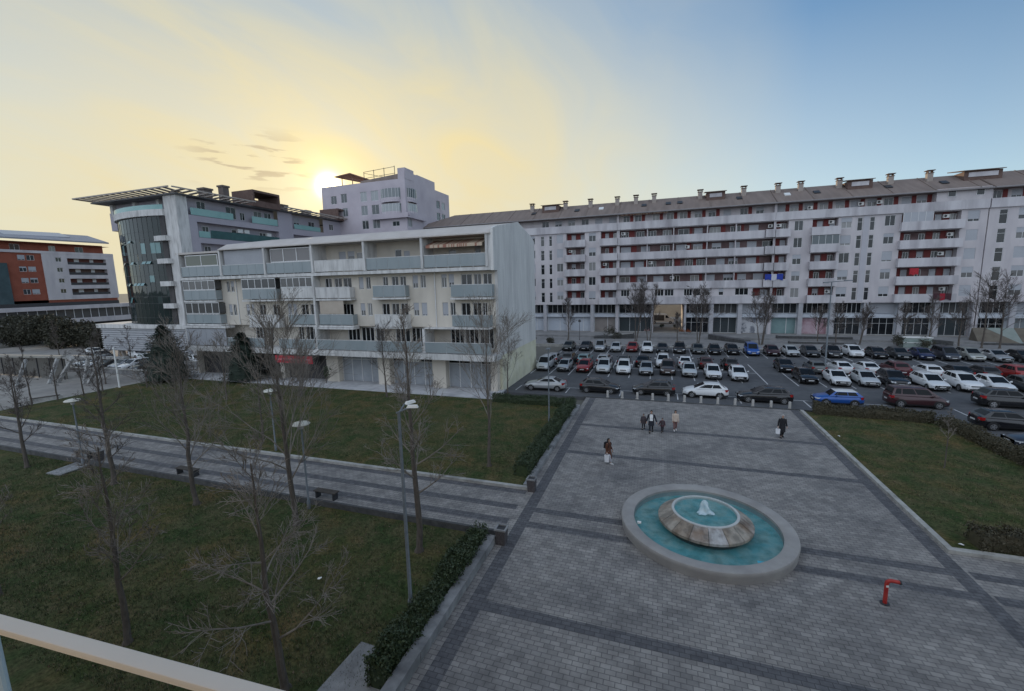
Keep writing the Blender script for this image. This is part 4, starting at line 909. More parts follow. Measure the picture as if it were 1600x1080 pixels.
    for k in range(30):
        y = 51+1.38*k; z = 27.7 if y < 64.5 else 27.85
        if 64.5 < y < 71.2: continue
        mb.prism([(-74.5, y, z), (-74.5, y+.6, z), (-72.2, y+.9, z+.25), (-72.2, y+.3, z+.25)], [(-74.5, y, z+.1), (-74.5, y+.6, z+.1), (-72.2, y+.9, z+.35), (-72.2, y+.3, z+.35)])
    mb.bar((-72.6, 49.9, 28.1), (-72.2, 64.6, 28.05), .2); mb.bar((-72.2, 71.2, 28.15), (-72.2, 92.8, 28.15), .2)
    mb.build('slat', MATS['roof_slat'], ro)
    for y0, y1, z0, z1 in ((65., 71.2, 27.5, 30.5), (88, 93, 27.6, 30.4)):
        mb = MB(); x0, x1 = -78.5, -73.2
        mb.box(x0, x1, y0, y0+.35, z0, z1); mb.box(x0, x1, y1-.35, y1, z0, z1); mb.box(x0, x1, y0+.35, y1-.35, z1-.4, z1); mb.box(x0, x0+.2, y0+.35, y1-.35, z0+.9, z1-1.1); mb.box(x1-.3, x1, y0+.35, y1-.35, z0, z0+1.1)
        mb.build('roof_pavilion', BROWN, ro)
    for x, y, w_, z1 in ((-78, 59.4, .75, 30.0), (-77, 62.2, .6, 30.9), (-77, 75.2, .8, 29.5), (-77, 82, .7, 29.3)):
        mb = MB(); mb.box(x-w_, x+w_, y-w_, y+w_, 27.6, z1-.3); mb.box(x-w_-.15, x+w_+.15, y-w_-.15, y+w_+.15, z1-.3, z1); mb.build('chimney', pmat('brown_stack', (.12, .10, .09), .9, (.16, .13, .12), 2), ro)
glass_building()

# ------------------------------------------------------------------ tall building in front of the sun
def tall_building():
    t = thing('tower_building', (-67, 100, 0), 'tall pinkish grey apartment tower with rounded corner bays and roof canopy, beside the sun', 'building')
    F = Fac(t, 'Y', 90.); G = Fac(t, 'X', -55.73); mb = MB(); x0, x1 = -79.2, -55.73
    W = [(-76.6, -74.9, 31.8, 33.7), (-73.6, -71.9, 31.9, 34.), (-68., -66.2, 31.75, 34.), (-65.05, -63.0, 31.7, 34.), (-76.6, -74.9, 28.6, 30.5), (-73.4, -71.9, 28.7, 30.7), (-68., -66.2, 28.6, 30.8), (-65.05, -63, 28.6, 30.8), (-59.6, -57.7, 25.6, 26.7), (-59.6, -57.7, 22.5, 23.6), (-68, -66.2, 25.4, 27.4), (-65, -63, 25.4, 27.4), (-62.2, -57.0, 31.5, 34.1), (-62.2, -57.0, 28.4, 30.7)]
    F.wall(mb, x0, x1, 0, 36., W, .2)
    V = [(90.7, 94.5, 31.4, 33.6), (90.7, 94.5, 28.8, 30.6), (104.7, 106.5, 31.6, 33.5), (107.6, 109.4, 31.6, 33.5), (104.7, 106.5, 28.6, 30.5), (107.6, 109.4, 28.6, 30.5), (90.6, 92.2, 25.4, 27.3)]
    G.wall(mb, 90, 104.2, 0, 37.7, V, .2); G.wall(mb, 104.2, 112, 0, 36, V, .2)
    mb.face([(x0, 90, 0), (x0, 112, 0), (x0, 112, 36), (x0, 90, 36)]); mb.face([(x0, 112, 0), (x1, 112, 0), (x1, 112, 36), (x0, 112, 36)])
    mb.face([(x0, 90.3, 35.9), (x1, 90.3, 35.9), (x1, 112, 35.9), (x0, 112, 35.9)])
    mb.box(-68, -56, 94, 104, 35.95, 37.6); mb.box(x1-.3, x1-.003, 95.5, 104.2, 36, 37.9); mb.box(-57.6, x1+.05, 90.2, 94, 36.003, 38.4); mb.build('wall', TOWER, t)
    GL = glassmat('tower_glass', [(0, (.05, .06, .065)), (.35, (.16, .18, .19)), (.7, (.30, .32, .33))], .05, .8)
    for h in W: F.win(*h, d=0, mull=1 if h[1]-h[0] < 3 else 3, pane=GL, shut=0, inset=.12)
    for h in V: G.win(*h, d=0, mull=1, pane=GL, shut=0, inset=.12)
    # rounded bays and the balcony at the corner
    for z0, z1 in ((31.5, 34.0), (28.4, 30.6)):
        for nm, c, sx in (('bay_window', (-59.7, 90.0), 2.5), ('bay_window', (-55.73, 92.6), 1.9)):
            m = MB(); K = 8; P = []
            for k in range(K+1):
                a = math.pi*k/K; P.append((c[0]-sx*math.cos(a), c[1]-.9*math.sin(a)) if c[1] == 90. else (c[0]+.8*math.sin(a), c[1]-sx*math.cos(a)))
            for p, q in zip(P, P[1:]):
                m.face([(*p, z0+.5), (*q, z0+.5), (*q, z1), (*p, z1)]); m.face([(*p, z0), (*q, z0), (*q, z0+.5), (*p, z0+.5)], 1)
                m.bar((*p, z0), (*p, z1), .07, 2)
            m.prism([(*p, z0-.5) for p in P], [(*p, z0) for p in P], 1); m.build(nm, [GL, TOWER, FRAMEM], t)
    m = MB(); F.box(m, -64.6, x1+.9, .01, .9, 27.3, 27.6); F.box(m, -64.6, x1+.9, .8, .9, 27.6, 28.4); G.box(m, 90, 97.5, .01, .9, 27.303, 27.597); G.box(m, 90.003, 97.5, .8, .9, 27.603, 28.4); m.build('balcony', TOWER, t)
    m = MB(); m.prism([(-76, 91, 38.3), (-71, 90.6, 38.6), (-66.6, 93, 37.0), (-70, 97, 37.3)], [(-76, 91, 38.5), (-71, 90.6, 38.8), (-66.6, 93, 37.2), (-70, 97, 37.5)])
    for x, y, z in ((-74.5, 92, 38.2), (-71, 91.4, 38.2), (-68, 93, 37.4), (-70.5, 95.6, 37.4)): m.bar((x, y, 35.9), (x, y, z), .15)
    m.bar((-68, 93, 36), (-71, 91.4, 37.8), .1); m.build('roof_canopy', pmat('rust_canopy', (.24, .13, .09), .7, (.28, .16, .11), 1), t)
    m = MB(); P = [(-67.3, 91), (-64.4, 90.8), (-61.5, 90.7), (-58.6, 90.6)]
    for i, (x, y) in enumerate(P): m.bar((x, y, 36), (x, y, 38.7+.15*i), .1)
    for dz in (1.2, 2.65): m.bar((P[0][0], P[0][1], 36+dz), (P[-1][0], P[-1][1], 36.3+dz), .08)
    m.bar((-67.3, 91, 38.4), (-64, 95, 38.0), .08); m.build('roof_frame', DKMET, t)
    m = MB(); m.prism([(-68, 90.2, 36.005), (-57.7, 90.2, 36.005), (-57.7, 94, 36.005), (-68, 94, 36.005)], [(-68, 90.6, 36.6), (-57.7, 90.6, 37.3), (-57.7, 94, 37.4), (-68, 94, 36.7)]); m.build('roof', ROOF, t)
tall_building()

# ------------------------------------------------------------------ orange brick building far left
def orange_building():
    t = thing('apartment_building', (-175, 78, 0), 'orange brick and white apartment building with long balconies, far at the left edge', 'building')
    F = Fac(t, 'X', -165.); mb = MB(); y0, y1 = 44, 92
    W = []
    for k in range(4):
        z = 11.9+3.1*k
        for a, b in ((58, 60), (62.4, 64.4), (70.4, 71.9), (72.6-.4, 73.8)): W.append((a, b, z, z+1.4))
    F.wall(mb, y0, 75.3, 0, 23.4, W, .2); mb.box(-185, -165.2, y0-.1, y0, 0, 27); mb.face([F.P(y0, 0, 26), F.P(y1, 0, 26), F.P(y1, -20, 26), F.P(y0, -20, 26)])
    F.wall(mb, y0, 91, 23.4, 26.4, [(60, 62, 24, 25.6), (70, 72, 24, 25.6), (78, 79.5, 24, 25.6), (84, 86, 24, 25.6)], .2, d=-1.8); mb.build('brick_wall', ORANGE, t)
    for h in W: F.win(*h, d=0, shut=rng.choice((0, .3, .8)), inset=.12)
    for h in ((60, 62, 24, 25.6), (70, 72, 24, 25.6), (78, 79.5, 24, 25.6), (84, 86, 24, 25.6)): F.win(*h, d=-1.8, inset=.12)
    mb = MB(); L_ = [(80.8, 90.3, 20.3+.0, 22.1), (80.8, 90.3, 17.3, 19.1), (80.8, 90.3, 14.3, 16.2), (80.8, 90.3, 11.4, 13.2)]; Q = [(78.2, 79.5, z, z+1.2) for z in (12.0, 15.0, 18.1, 21.)]
    F.wall(mb, 75.3, 92.4, 10.2, 23.2, L_+Q, 1.4, d=.25); mb.face([F.P(75.3, .25, 10.2), F.P(75.3, .25, 23.2), F.P(75.3, -1, 23.2), F.P(75.3, -1, 10.2)]); F.box(mb, y0, 92.4, -1.8, .3, 23.2, 23.9); mb.box(-185, -165.4, 92.1, 92.39, 0, 23.1); mb.build('white_wall', FAR1, t)
    for h in Q: F.win(*h, d=.25, pane=PANED, shut=0, inset=.15)
    for i, (a, b, c, e) in enumerate(L_):
        F.part('balcony_back', pmat('dull_red', (.14, .05, .04), .8) if i % 2 == 0 else BROWN, [(a, b, -1.2, -1.1, c, e)]); F.part('balcony_rail', DKMET, [(a, b, .05, .12, c, c+.75)])
        F.part('balcony_door', FRAMEM, [(a+2.2, a+3.4, -1.1, -1.05, c, e-.1), (a+6, a+6.9, -1.1, -1.05, c, e-.1)])
    F.part('lower_balcony', ORANGE, [(62, 92, -.4, .0, 8.8, 10.15)]); F.part('balcony_rail', DKMET, [(62, 92, .5, .56, 8.4, 9.4)])
    F.part('white_wing', FAR1, [(44, 100, -3, 2.0, 7.3, 8.4)]); F.part('white_wing', FAR1, [(44, 100, -3, 3.0, 3.2, 4.6)])
    mb = MB(); F.box(mb, 44, 100, -3, .8, 4.6, 7.3)
    for k in range(28): F.box(mb, 44+2*k, 44.12+2*k, .8, .9, 4.6, 7.3, 1)
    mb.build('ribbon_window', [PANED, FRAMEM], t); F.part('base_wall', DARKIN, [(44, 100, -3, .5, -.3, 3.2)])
    mb = MB(); mb.prism([F.P(y0, 1, 26.5), F.P(91.4, 1, 26.9), F.P(91.4, -9, 29.6), F.P(y0, -9, 29.2)], [F.P(y0, 1, 26.9), F.P(91.4, 1, 27.3), F.P(91.4, -9, 30), F.P(y0, -9, 29.6)]); ro = mb.build('roof', pmat('grey_blue_roof', (.26, .26, .29), .6, (.3, .3, .33), .5), t)
    mb = MB(); mb.prism([F.P(70, -3, 28), F.P(84, -3, 28.4), F.P(84, -8, 29.9), F.P(70, -8, 29.5)], [F.P(70, -3, 28.2), F.P(84, -3, 28.6), F.P(84, -8, 30.1), F.P(70, -8, 29.7)]); mb.build('solar_panel', pmat('pale_solar_panel', (.36, .37, .42), .3), ro)
    F.part('glass_stair', pmat('blue_green_glass', (.05, .08, .09), .1, (.07, .11, .12), .4), [(52, 68, .02, .5, 8.5, 20.3)])
orange_building()

# ------------------------------------------------------------------ the building whose balcony the photo is taken from
def own_building():
    t = thing('apartment_building', (0, -8, 0), 'the building behind the viewer, whose white balcony rail crosses the lower left corner', 'building')
    mb = MB(); mb.box(-24, 24, -13, -2.2, -.4, 17); mb.build('wall', CREAM, t)
    mb = MB(); mb.box(-3, 3, -2.199, .4, 9.8, 10.05); mb.build('balcony_floor', WHITEC, t)
    a, b = Vector((-3.0, .502, 0)), Vector((3.0, .877, 0)); d = (b-a).normalized(); n = Vector((-d.y, d.x, 0)); ZR = 11.1
    mb = MB(); q = []
    for k in range(9): an = math.pi*k/8; q.append((-.019-.019*math.cos(an), ZR+.0025*math.sin(an)))
    prof = [(-.038, ZR-.009)]+q+[(.0, ZR-.009)]
    mb.prism([a+n*o+Vector((0, 0, z)) for o, z in prof], [b+n*o+Vector((0, 0, z)) for o, z in prof])
    prof = [(-.035, ZR-.022), (-.0335, ZR-.0091), (-.003, ZR-.0091), (-.003, ZR-.022)]; mb.prism([a+n*o+Vector((0, 0, z)) for o, z in prof], [b+n*o+Vector((0, 0, z)) for o, z in prof])
    r = mb.build('railing', pmat('cream_enamel', (.56, .535, .505), .5, (.60, .575, .545), 3), t, norm=True)
    for x in (-1.775, -.5, .7, 1.9):
        p = a.lerp(b, (x+3)/6)-n*.019; mb = MB(); mb.tube([p+Vector((0, 0, 10.05)), p+Vector((0, 0, ZR-.022))], .015, 12); mb.build('railing_post', pmat('pale_blue_enamel', (.45, .56, .62), .35), r)
own_building()

# ------------------------------------------------------------------ fountain
def fountain():
    c = (2.25, 21.2, 0); t = thing('fountain', c, 'round fountain with a turquoise pool, stained stone cone and a small white water jet', 'fountain')
    STONE = pmat('fountain_concrete', (.29, .275, .265), .75, (.35, .335, .32), 1.3, detail=6, bump=.1, col3=(.78, .78, .78), scale3=.5)
    m = MB(); m.lathe([(3.80, -.1), (3.84, .3), (3.86, .42), (3.83, .485), (3.76, .51), (3.32, .47), (3.25, .44), (3.24, .1)], c, 96); m.build('basin_rim', STONE, t, smooth=True)
    POOL = pmat('pool_lining', (.13, .39, .41), .7, (.29, .44, .41), 1.3, detail=9, lo=.4, hi=.6, col3=(.45, .55, .52), scale3=1.9)
    m = MB(); m.lathe([(3.26, .44), (3.245, .1), (0, .08)], c, 96); m.build('pool_floor', POOL, t, smooth=True)
    WATER = bpy.data.materials.new('water'); WATER.use_nodes = True; tt = WATER.node_tree; b = tt.nodes['Principled BSDF']
    b.inputs['Base Color'].default_value = (.55, .85, .88, 1); b.inputs['Roughness'].default_value = .06; b.inputs['IOR'].default_value = 1.33; b.inputs['Alpha'].default_value = .3; b.inputs['Base Color'].default_value = (.07, .25, .28, 1)
    nz = tt.nodes.new('ShaderNodeTexNoise'); nz.inputs['Scale'].default_value = 6.; nz.inputs['Detail'].default_value = 6; g = tt.nodes.new('ShaderNodeNewGeometry'); tt.links.new(g.outputs['Position'], nz.inputs[0])
    bp = tt.nodes.new('ShaderNodeBump'); bp.inputs['Strength'].default_value = .55; bp.inputs['Distance'].default_value = .06; tt.links.new(nz.outputs[0], bp.inputs['Height']); tt.links.new(bp.outputs[0], b.inputs['Normal'])
    m = MB(); m.lathe([(3.25, .33), (1.9, .33), (.01, .33)], c, 64); m.build('pool_water', WATER, t)
    m = MB(); m.lathe([(1.72, .08), (1.72, .6)], c, 48); m.build('plinth', DKERB, t, smooth=True)
    # slabs of the cone: each its own tone, with rust stains running down
    r = random.Random(4); n = 16; ms = []
    for i, cc in enumerate(((.36, .32, .27), (.30, .25, .20), (.40, .37, .34), (.24, .19, .15), (.46, .46, .46))): ms.append(pmat('stained_stone_%s' % 'abcde'[i], cc, .7, tuple(x*.55 for x in cc), 2.2, detail=8, stretch=(1, 1, .5), lo=.42, hi=.6, col3=(.55, .42, .33), scale3=1.4))
    m = MB(); cx, cy = c[:2]
    for k in range(n):
        a0, a1 = 2*math.pi*k/n+.005, 2*math.pi*(k+1)/n-.005; mi = r.choice((0, 0, 0, 1, 2, 3)); sub = 4
        if k == 12: mi = 4
        for q in range(sub):
            p, s = a0+(a1-a0)*q/sub, a0+(a1-a0)*(q+1)/sub
            P = lambda R_, an, z: (cx+R_*math.cos(an), cy+R_*math.sin(an), z)
            m.face([P(2.1, p, .6), P(2.1, s, .6), P(1.46, s, 1.0), P(1.46, p, 1.0)], mi); m.face([P(2.1, p, .48), P(2.1, s, .48), P(2.1, s, .6), P(2.1, p, .6)], mi); m.face([P(1.7, p, .5), P(1.7, s, .5), P(2.1, s, .48), P(2.1, p, .48)], 3)
    m.build('stone_cone', ms, t)
    m = MB(); m.lathe([(1.5, .94), (1.49, 1.01), (1.46, 1.025), (1.38, 1.015), (1.37, .88)], c, 64); m.build('bowl_rim', pmat('pale_bowl_rim', (.45, .46, .45), .6, (.52, .53, .52), 3), t, smooth=True)
    m = MB(); m.lathe([(1.38, .88), (.01, .86)], c, 48); m.build('bowl_floor', POOL, t)
    m = MB(); m.lathe([(1.375, .955), (.8, .955), (.01, .955)], c, 48); m.build('bowl_water', WATER, t)
    FOAM = pmat('water_foam', (.48, .66, .74), .25, (.72, .82, .86), 5); FOAM.node_tree.nodes['Principled BSDF'].inputs['Alpha'].default_value = .8
    m = MB(); r = random.Random(8)
    K = 28; prof = [(.36, .945), (.33, .985), (.24, 1.03), (.20, 1.1), (.19, 1.2), (.155, 1.32), (.12, 1.42), (.06, 1.5), (.004, 1.53)]
    i0 = len(m.v)
    for rr, z in prof:
        for j in range(K):
            a = 2*math.pi*j/K; w_ = rr*(1+.22*math.sin(3*a+z*9)+r.uniform(-.13, .13)); m.v.append((cx+w_*math.cos(a)-.05*(z-1), cy+w_*math.sin(a), z+r.uniform(-.02, .02)))
    for k in range(len(prof)-1):
        for j in range(K): a = i0+k*K+j; b_ = i0+k*K+(j+1) % K; m.f.append((a, b_, b_+K, a+K)); m.m.append(0)
    for _ in range(240):
        a, d = r.uniform(0, 6.28), abs(r.gauss(0, .22))+.08; z = .965+max(0, r.gauss(.2, .25))*max(0, 1-d*2); leaf(m, (cx+d*math.cos(a), cy+d*math.sin(a), z), r.uniform(.008, .022), r)
    m.build('water_jet', FOAM, t, smooth=True, sharp=180)
    m = MB(); m.box(4.05, 4.4, 18.55, 18.8, .338, .36); o = m.build('filter_cover', pmat('blue_cover', (.06, .38, .5), .5), t)
    m = MB(); m.box(-.8, -.62, 20.3, 20.42, .34, .42); m.build('pool_light', WHITEM, t)
fountain()

# ------------------------------------------------------------------ street furniture
def standpipe():
    t = thing('standpipe', (8.06, 17.95, 0), 'red bent standpipe rising from the plaza paving right of the fountain', 'pipe')
    RED = pmat('red_paint', (.36, .022, .02), .45, (.42, .04, .03), 5); m = MB(); x, y = 8.06, 17.95
    P = [(x, y, .03), (x, y, .8)]
    for k in range(1, 7): a = math.pi/2*k/6; P.append((x+.14*(1-math.cos(a)), y, .8+.14*math.sin(a)))
    P.append((x+.36, y-.02, .94)); m.tube(P, .066, 14); m.build('pipe', RED, t, smooth=True)
    m = MB(); m.lathe([(.0, .0), (.15, 0.), (.15, .03), (.075, .03)], (x, y, .002), 16); m.build('base_flange', DKMET, t)
    m = MB(); m.tube([(x+.355, y-.02, .94), (x+.4, y-.02, .94)], .085, 14); m.build('spout_flange', DKMET, t)
    m = MB(); m.box(x-.04, x+.04, y-.079, y-.074, .70, .78); m.build('sticker', WHITEM, t)
standpipe()
for x, y, z, lb in ((-6.72, 17.45, 0, 'dark paving-stone litter bin at the end of the low wall, beside the near hedge'), (-6.8, 22.75, 0, 'dark litter bin at the corner of the far lawn by the plaza'), (-38.0, 18.55, 0, 'dark litter bin beside the path at the left, near the small concrete slab')):
    t = thing('litter_bin', (x, y, z), lb, 'bin', 'litter bins along the plaza and path'); m = MB()
    m.prism([(x-.2, y-.2, z), (x+.2, y-.2, z), (x+.2, y+.2, z), (x-.2, y+.2, z)], [(x-.24, y-.24, z+.72), (x+.24, y-.24, z+.72), (x+.24, y+.24, z+.72), (x-.24, y+.24, z+.72)]); m.build('body', pmat('bin_aggregate', (.06, .05, .052), .9, (.10, .09, .09), 14), t)
    m = MB(); 
    for b in ((x-.27, x+.27, y-.27, y-.2), (x-.27, x+.27, y+.2, y+.27), (x-.27, x-.2, y-.2, y+.2), (x+.2, x+.27, y-.2, y+.2)): m.box(*b, z+.72, z+.8)
    m.build('rim', WALLC, t); m = MB(); m.box(x-.2, x+.2, y-.2, y+.2, z+.722, z+.735); m.build('liner', DKMET, t)
def bench(x0, x1, y, z, lb, rot=0., base=0):
    c = ((x0+x1)/2, y, z); t = thing('park_bench', c, lb, 'bench', 'benches without backs', rot); L_ = x1-x0; W_ = pmat('weathered_slats', (.045, .038, .032), .8, (.075, .062, .052), 5)
    m = MB()
    for k in range(4): m.box(-L_/2, L_/2, -.21+.11*k, -.12+.11*k, .42, .46)
    put('seat', m.mesh('seat', W_), t)
    if base: m = MB(); m.box(-L_/2-.2, L_/2+.2, -.35, .35, 0, .38); put('base', m.mesh('base', KERB), t)
    for s in (-1, 1):
        m = MB(); m.box(s*(L_/2-.15)-.04, s*(L_/2-.15)+.04, -.18, .18, .381 if base else 0, .42); put('leg', m.mesh('leg', DKMET), t)
bench(-40.6, -39., 18.65, 0, 'dark bench at the path edge next to the left litter bin')
bench(-30.0, -28.2, 18.65, 0, 'dark bench at the path edge behind the upright pale-twigged tree')
bench(-18.6, -17.1, 18.65, 0, 'dark bench at the path edge right beside the mushroom lamp post')
bench(-66.9, -64.5, 28.2, 0, 'long dark bench on a pale block at the edge of the left square', R(65), 1)
bench(-65.1, -64.6, 25.7, 0, 'short dark bench at the corner of the left square', R(60))
def mushroom(x, y, z, h, lb):
    t = thing('street_lamp', (x, y, z), lb, 'lamp', 'mushroom topped park lamps'); m = MB(); m.lathe([(.09, 0), (.09, .5), (.055, .55), (.045, h-.35), (.06, h-.34), (.06, h-.1)], (x, y, z), 10); m.build('pole', STEELB, t, smooth=True)
    m = MB(); m.lathe([(.05, h-.12), (.42, h-.1), (.47, h-.05), (.4, h+.02), (.2, h+.08), (.01, h+.1)], (x, y, z), 20); m.build('lamp_shade', pmat('ivory_shade', (.52, .50, .43), .5, (.58, .56, .49), 3), t, smooth=True)
    m = MB(); m.lathe([(.0, h-.34), (.1, h-.32), (.13, h-.2), (.1, h-.12)], (x, y, z), 12); m.build('globe', pmat('milk_glass', (.5, .5, .5), .3), t, smooth=True)
mushroom(-18.35, 17.8, -.3, 5.0, 'mushroom topped lamp beside the path in the middle of the near lawn')
mushroom(-39.0, 18.1, -.3, 4.85, 'mushroom topped lamp at the left, by the small slab and litter bin')
mushroom(-26.6, 23.3, .1, 4.6, 'mushroom topped lamp across the path, in front of the smaller dark conifer')
t = thing('street_lamp', (-8.4, 12.35, -.3), 'tall grey lamp post with two pale heads rising from the near hedge', 'lamp'); x, y, z, h = -8.4, 12.35, -.3, 8.0
m = MB(); m.lathe([(.12, 0), (.1, .9), (.07, .95), (.05, h)], (x, y, z), 12); m.build('pole', STEELB, t, smooth=True)
m = MB(); m.tube([(x-.1, y, z+h-.05), (x+.3, y+.15, z+h+.12)], .03, 6); m.tube([(x, y, z+h-.05), (x-.05, y+.45, z+h+.15)], .03, 6); m.build('arm', STEELB, t)
for dx, dy, a in ((.42, .22, .3), (.05, .68, 1.2)):
    m = MB(); c, s = math.cos(a), math.sin(a); hd = [(-.2, -.08), (.2, -.07), (.2, .07), (-.2, .08)]; m.prism([(x+dx+p*c-q*s, y+dy+p*s+q*c, z+h+.12) for p, q in hd], [(x+dx+p*.8*c-q*.7*s, y+dy+p*.8*s+q*.7*c, z+h+.21) for p, q in hd]); m.build('lamp_head', WHITEM, t)
t = thing('street_lamp', (-8.6, 34.2, .1), 'slim plain lamp post beside the long hedge on the far lawn', 'lamp'); m = MB(); m.lathe([(.09, 0), (.08, .8), (.06, .9), (.045, 6.4)], (-8.6, 34.2, .1), 10); m.build('pole', STEELB, t, smooth=True)
m = MB(); m.box(-8.75, -8.45, 33.9, 34.5, 6.5, 6.58); m.build('lamp_head', STEELB, t)
t = thing('street_lamp', (19.15, 61.3, 0), 'tall lamp post with a flat arm in the car park between the white cars', 'lamp'); m = MB(); m.lathe([(.16, 0), (.14, 1.2), (.1, 1.3), (.065, 11.1)], (19.15, 61.3, 0), 10); m.build('pole', STEELB, t, smooth=True)
m = MB(); m.bar((18.6, 61.3, 11.1), (21.0, 61.3, 11.25), .09); m.build('arm', STEELB, t); m = MB(); m.box(20.4, 21.2, 61.15, 61.45, 11.2, 11.32); m.box(18.3, 18.8, 61.15, 61.45, 11.0, 11.12); m.build('lamp_head', STEELB, t)
t = thing('street_lamp', (-15.25, 86.6, .13), 'small dark lantern post before the left end of the long building', 'lamp'); m = MB(); m.lathe([(.08, 0), (.05, .5), (.04, 3.6)], (-15.25, 86.6, .13), 8); m.build('pole', DKMET, t); m = MB(); m.lathe([(.05, 3.6), (.3, 3.7), (.2, 4.1), (.02, 4.2)], (-15.25, 86.6, .13), 10); m.build('lamp_head', DKMET, t)
# white bollards along the car park edge
bm_ = MB(); bm_.lathe([(.14, 0), (.135, .06), (.12, .07), (.118, .62), (.1, .68), (.0, .70)], (0, 0, 0), 14); bm_.lathe([(.17, 0), (.17, .025), (.12, .03)], (0, 0, 0), 14)
bme = bm_.mesh('bollard', pmat('white_bollard', (.38, .365, .34), .8, (.44, .42, .4), 4), smooth=True)
nth = ['first', 'second', 'third', 'fourth', 'fifth', 'sixth', 'seventh', 'eighth', 'ninth', 'tenth', 'eleventh', 'twelfth', 'thirteenth', 'fourteenth', 'fifteenth', 'sixteenth', 'seventeenth', 'eighteenth', 'nineteenth', 'twentieth', 'twenty-first', 'twenty-second', 'twenty-third', 'twenty-fourth', 'twenty-fifth']
for k in range(12):
    o = bpy.data.objects.new('bollard', bme); C.objects.link(o); o.location = (-4.95+1.482*k, 44.6-.035*k, -.02)
    tag(o, 'white bollard before the parked cars, %s from the left in its row of twelve' % nth[k], 'bollard', 'white bollards along the car park edge')

# ------------------------------------------------------------------ left square: pergola, fence, posts
t = thing('pergola', (-82, 33.5, 0), 'beige pergola with leaning white forked posts and a pale beam on the left square', 'pergola')
WP = pmat('flaking_white_paint', (.36, .36, .35), .8, (.20, .19, .18), 1.6, detail=8)
m = MB(); m.prism([(-97, 33.8, 3.05), (-77.6, 35.6, 3.2), (-77.6, 36.2, 3.2), (-97, 34.4, 3.05)], [(-97, 33.8, 3.4), (-77.6, 35.6, 3.5), (-77.6, 36.2, 3.5), (-97, 34.4, 3.4)]); m.build('beam', pmat('beige_beam', (.26, .25, .22), .8, (.32, .3, .27), 2), t)
m = MB(); m.prism([(-77.5, 35.7, 3.1), (-67.4, 37.2, 3.1), (-67.4, 37.9, 3.1), (-77.5, 36.5, 3.1)], [(-77.5, 35.7, 3.35), (-67.4, 37.2, 3.35), (-67.4, 37.9, 3.35), (-77.5, 36.5, 3.35)]); m.build('beam', WP, t)
for xa, ya, xb, yb in ((-80.2, 31.9, -81.9, 33.9), (-77.3, 33.8, -78.4, 35.6), (-76.9, 34.5, -75.9, 36), (-72.2, 35.0, -73.3, 36.4), (-71.7, 35.2, -71.2, 36.8)):
    m = MB(); m.bar((xa, ya, 0), (xb, yb, 3.1), .34); m.build('post', WP, t)
t = thing('fence', (-88, 36, 0), 'dull brown-grey screen fence under the pergola at the left edge', 'fence'); m = MB(); m.box(-100, -78.5, 36.3, 36.4, .1, 3.0); m.build('screen', pmat('reed_screen', (.10, .095, .085), .95, (.15, .14, .125), 2.5, detail=7, stretch=(3, 3, .3)), t)
for k in range(8): m = MB(); m.box(-100+3*k, -99.88+3*k, 36.2, 36.3, 0, 3.05); m.build('fence_post', DKMET, t)
for i, (x0, x1, y, h, lb) in enumerate([(-79, -68, 40.6, .7, 'low pale wall on the left square behind the pergola posts'), (-100, -80, 47.2, .8, 'long low pale wall further back on the left square'), (-76, -66.5, 46.5, 1.0, 'low pale wall under the slatted podium'), (-92, -80, 40.2, .6, 'dark low planter wall between the fence and the pergola posts')]):
    m = MB(); m.box(x0, x1, y, y+.5, -.1, h); m.box(x0-.06, x1+.06, y-.06, y+.56, h, h+.1, 1); tag(m.build('low_wall', [WALLC, KERB], base=((x0+x1)/2, y, 0)), lb, 'wall')
t = thing('sign_post', (-66.0, 24.6, 0), 'dull blue square sign on a thin post at the far left square', 'sign'); m = MB(); m.tube([(-66, 24.6, 0), (-66, 24.6, 3.3)], .05, 8); m.build('pole', STEELB, t); m = MB(); m.box(-66.55, -65.45, 24.5, 24.54, 1.9, 3.4); m.build('sign_panel', pmat('dull_blue_sign', (.07, .11, .16), .5, (.09, .13, .18), 2), t)
t = thing('lamp_post', (-64.1, 34.5, 0), 'slender white post at the left square beside the lawn edge', 'post'); m = MB(); m.lathe([(.12, 0), (.1, .3), (.09, 5.0), (.13, 5.02), (.1, 5.2)], (-64.1, 34.5, 0), 10); m.build('pole', WHITEM, t)

# ------------------------------------------------------------------ terrace edge of the long building
def wedge(name, P, z0, z1, lb, top):
    """a planter whose top slopes up to one side, with a dark stone front"""
    c = (sum(p[0] for p in P)/len(P), sum(p[1] for p in P)/len(P), .13); t = thing(name, c, lb, 'planter'); m = MB()
    m.prism([(x, y, .1) for x, y in P], [(x, y, z) for (x, y), z in zip(P, z1)]); m.build('wall', DKERB, t)
    m = MB(); q = [(x+(c[0]-x)*.05, y+(c[1]-y)*.05, z+.004) for (x, y), z in zip(P, z1)]; m.face(q); m.build('top', top, t)
wedge('sloped_planter', [(-12.8, 89.3), (-4.9, 90.3), (-4.9, 92), (-12.8, 91)], .1, (.5, 1.15, 1.1, .55), 'low sloped planter left of the passage with a pale top and dark front', KERB)
wedge('sloped_planter', [(8.9, 91.2), (14.6, 86.2), (15.6, 87.2), (9.6, 92.2)], .1, (1.1, .6, .6, 1.1), 'low dark slanting planter wall right of the passage', DARKPAVE)
wedge('sloped_planter', [(20.6, 91.4), (32.4, 91.4), (32.4, 92.2), (20.6, 92.2)], .1, (1., .9, .9, 1.), 'long low dark planter wall before the sea green and pink shop fronts', PAV2)
wedge('sloped_planter', [(21.6, 87.2), (31.5, 87.2), (31.5, 87.9), (21.6, 87.9)], .1, (.5, .5, .5, .5), 'low dark step edge behind the back row, left of the car park lamp', PAV2)
